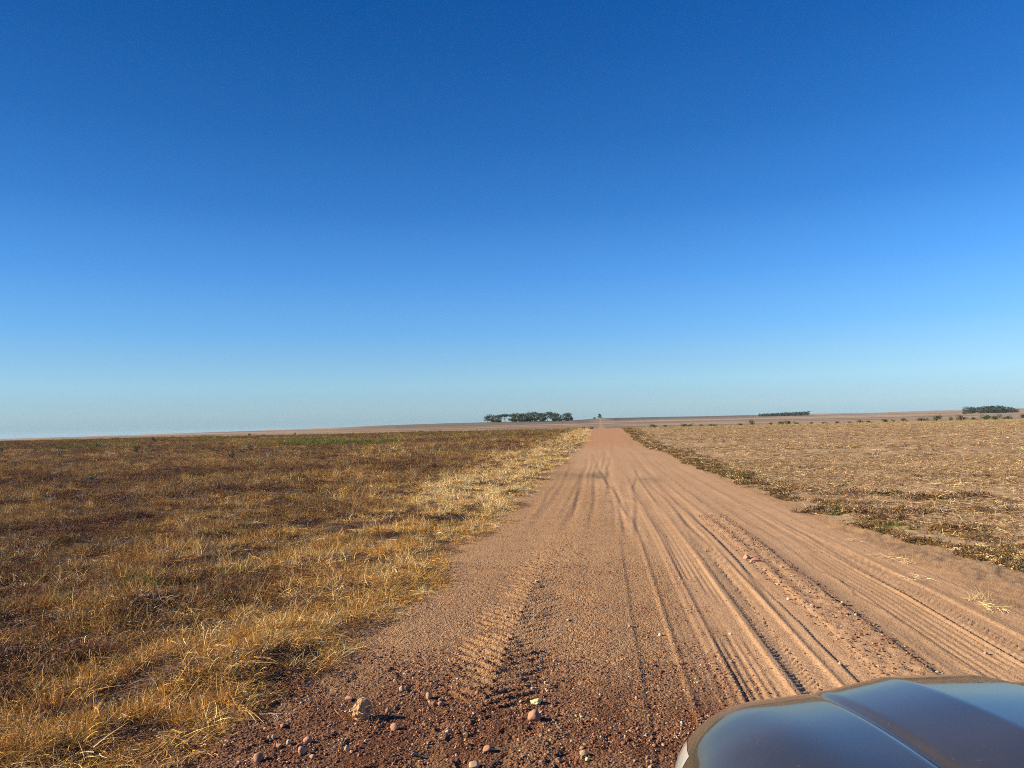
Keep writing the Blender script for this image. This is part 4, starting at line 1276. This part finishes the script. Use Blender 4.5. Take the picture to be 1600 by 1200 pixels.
    # body behind the hood
    def loft(name, secs, mat, smooth=True, close=True):
        V, F = [], []
        n = len(secs[0])
        for s in secs: V += s
        for i in range(len(secs) - 1):
            for j in range(n if close else n - 1):
                a = i * n + j; b = i * n + (j + 1) % n
                F.append((a, b, b + n, a + n))
        if close:
            F.append(tuple(range(n))[::-1]); F.append(tuple(range((len(secs) - 1) * n, len(secs) * n)))
        me = bpy.data.meshes.new(name); me.from_pydata(V, [], F); me.materials.append(mat)
        me.polygons.foreach_set('use_smooth', [smooth] * len(F))
        return obj_from(name, me, root)
    def sec(y, w, z0, z1, n=4.0, k=28, wt=None):
        out = []
        for i in range(k):
            a = 2 * math.pi * i / k
            c, s = math.cos(a), math.sin(a)
            u = w * math.copysign(abs(c) ** (2 / n), c); q = math.copysign(abs(s) ** (2 / n), s)
            z = (z0 + z1) / 2 + (z1 - z0) / 2 * q
            if wt: u *= 1 + (wt - 1) * (q + 1) / 2
            out.append((u, -y, z))
        return out
    loft('body', [sec(.95, .90, .30, .60), sec(1.29, .93, .28, 1.06), sec(1.32, .935, .28, 1.08), sec(2.6, .94, .28, 1.08), sec(4.1, .93, .30, 1.09), sec(4.62, .86, .36, 1.05), sec(4.70, .78, .42, .98)], M_PAINT)
    loft('cabin', [sec(1.42, .80, 1.02, 1.10, 5), sec(2.0, .80, 1.0, 1.66, 5, 28, .82), sec(2.3, .80, 1.0, 1.70, 5, 28, .80), sec(3.8, .80, 1.0, 1.70, 5, 28, .80), sec(4.35, .78, 1.0, 1.50, 5, 28, .82), sec(4.5, .76, 1.0, 1.12, 5)], M_GLASS)
    loft('roof', [sec(1.98, .60, 1.645, 1.675, 5), sec(2.3, .66, 1.68, 1.735, 5), sec(3.8, .66, 1.68, 1.735, 5), sec(4.2, .60, 1.58, 1.62, 5)], M_PAINT)
    for sx in (-1, 1):
        mp = box('side_mirror', sx * 1.0 - .10, sx * 1.0 + .10, -1.78, -1.64, 1.08, 1.22, M_PAINT, .04)
        box('mirror_glass', sx * 1.0 - .08, sx * 1.0 + .08, -1.785, -1.779, 1.10, 1.20, M_CHROME, 0, mp)
        box('door_handle', sx * .945 - .015, sx * .945 + .015, -2.75, -2.57, .93, .96, M_CHROME, .008)
        box('tail_light', sx * .80 - .09, sx * .80 + .09, -4.70, -4.50, .80, 1.0, simple_mat('tail_red', (.4, .02, .02), .2), .03)
        for yw in (-.86, -3.72):
            V, F = [], []
            prof = [(.20, .10), (.30, .115), (.345, .10), (.355, .06), (.355, -.06), (.345, -.10), (.30, -.115), (.20, -.10)]
            K = 36
            for i in range(K):
                a = 2 * math.pi * i / K
                for r, x in prof: V.append((sx * .83 + x, yw + r * math.cos(a), .355 + r * math.sin(a)))
            m = len(prof)
            for i in range(K):
                for j in range(m):
                    a0, b0 = i * m + j, i * m + (j + 1) % m
                    F.append((a0, b0, ((i + 1) % K) * m + (j + 1) % m, ((i + 1) % K) * m + j))
            wh = empty('wheel', (0, 0, 0)); wh.parent = root
            me = bpy.data.meshes.new('tyre'); me.from_pydata(V, [], F); me.materials.append(M_RUBBER); obj_from('tyre', me, wh)
            bm = bmesh.new()
            bmesh.ops.create_cone(bm, cap_ends=True, segments=24, radius1=.205, radius2=.205, depth=.16)
            for s in range(5):
                r_ = bmesh.ops.create_cube(bm, size=1)
                for v in r_['verts']:
                    v.co = Matrix.Rotation(s * 1.2566, 3, 'Z') @ Vector((v.co.x * .05, .10 + v.co.y * .17, v.co.z * .20))
            for v in bm.verts:
                v.co = Vector((v.co.z + sx * .84, v.co.x + yw, v.co.y + .355))
            me = bpy.data.meshes.new('rim'); bm.to_mesh(me); bm.free(); me.materials.append(M_RIM); obj_from('rim', me, wh)
    return root
build_car()

# ------------------------------------------------------------------ air
def haze():
    zz = [ (o.matrix_world @ Vector(c)).z for o in bpy.data.objects if o.type == 'MESH' and 'haze' not in o.name and o.get('kind') == 'structure' for c in o.bound_box]
    ZLO, ZHI = min(zz) - 1.0, max(zz) + 14.0
    bm = bmesh.new(); bmesh.ops.create_cube(bm, size=1)
    zlo, zhi = ZLO, ZHI
    for v in bm.verts:
        v.co = Vector((v.co.x * 21000, v.co.y * 21000, zlo if v.co.z < 0 else zhi))
    me = bpy.data.meshes.new('haze'); bm.to_mesh(me); bm.free()
    m, nt, out = mat_new('haze_air')
    v = N(nt, 'ShaderNodeVolumePrincipled')
    v.inputs['Color'].default_value = (.62, .80, 1.0, 1)
    v.inputs['Density'].default_value = .000032
    v.inputs['Anisotropy'].default_value = 0.0
    nt.links.new(v.outputs[0], out.inputs['Volume'])
    me.materials.append(m)
    tag(obj_from('haze', me), kind='stuff')
haze()
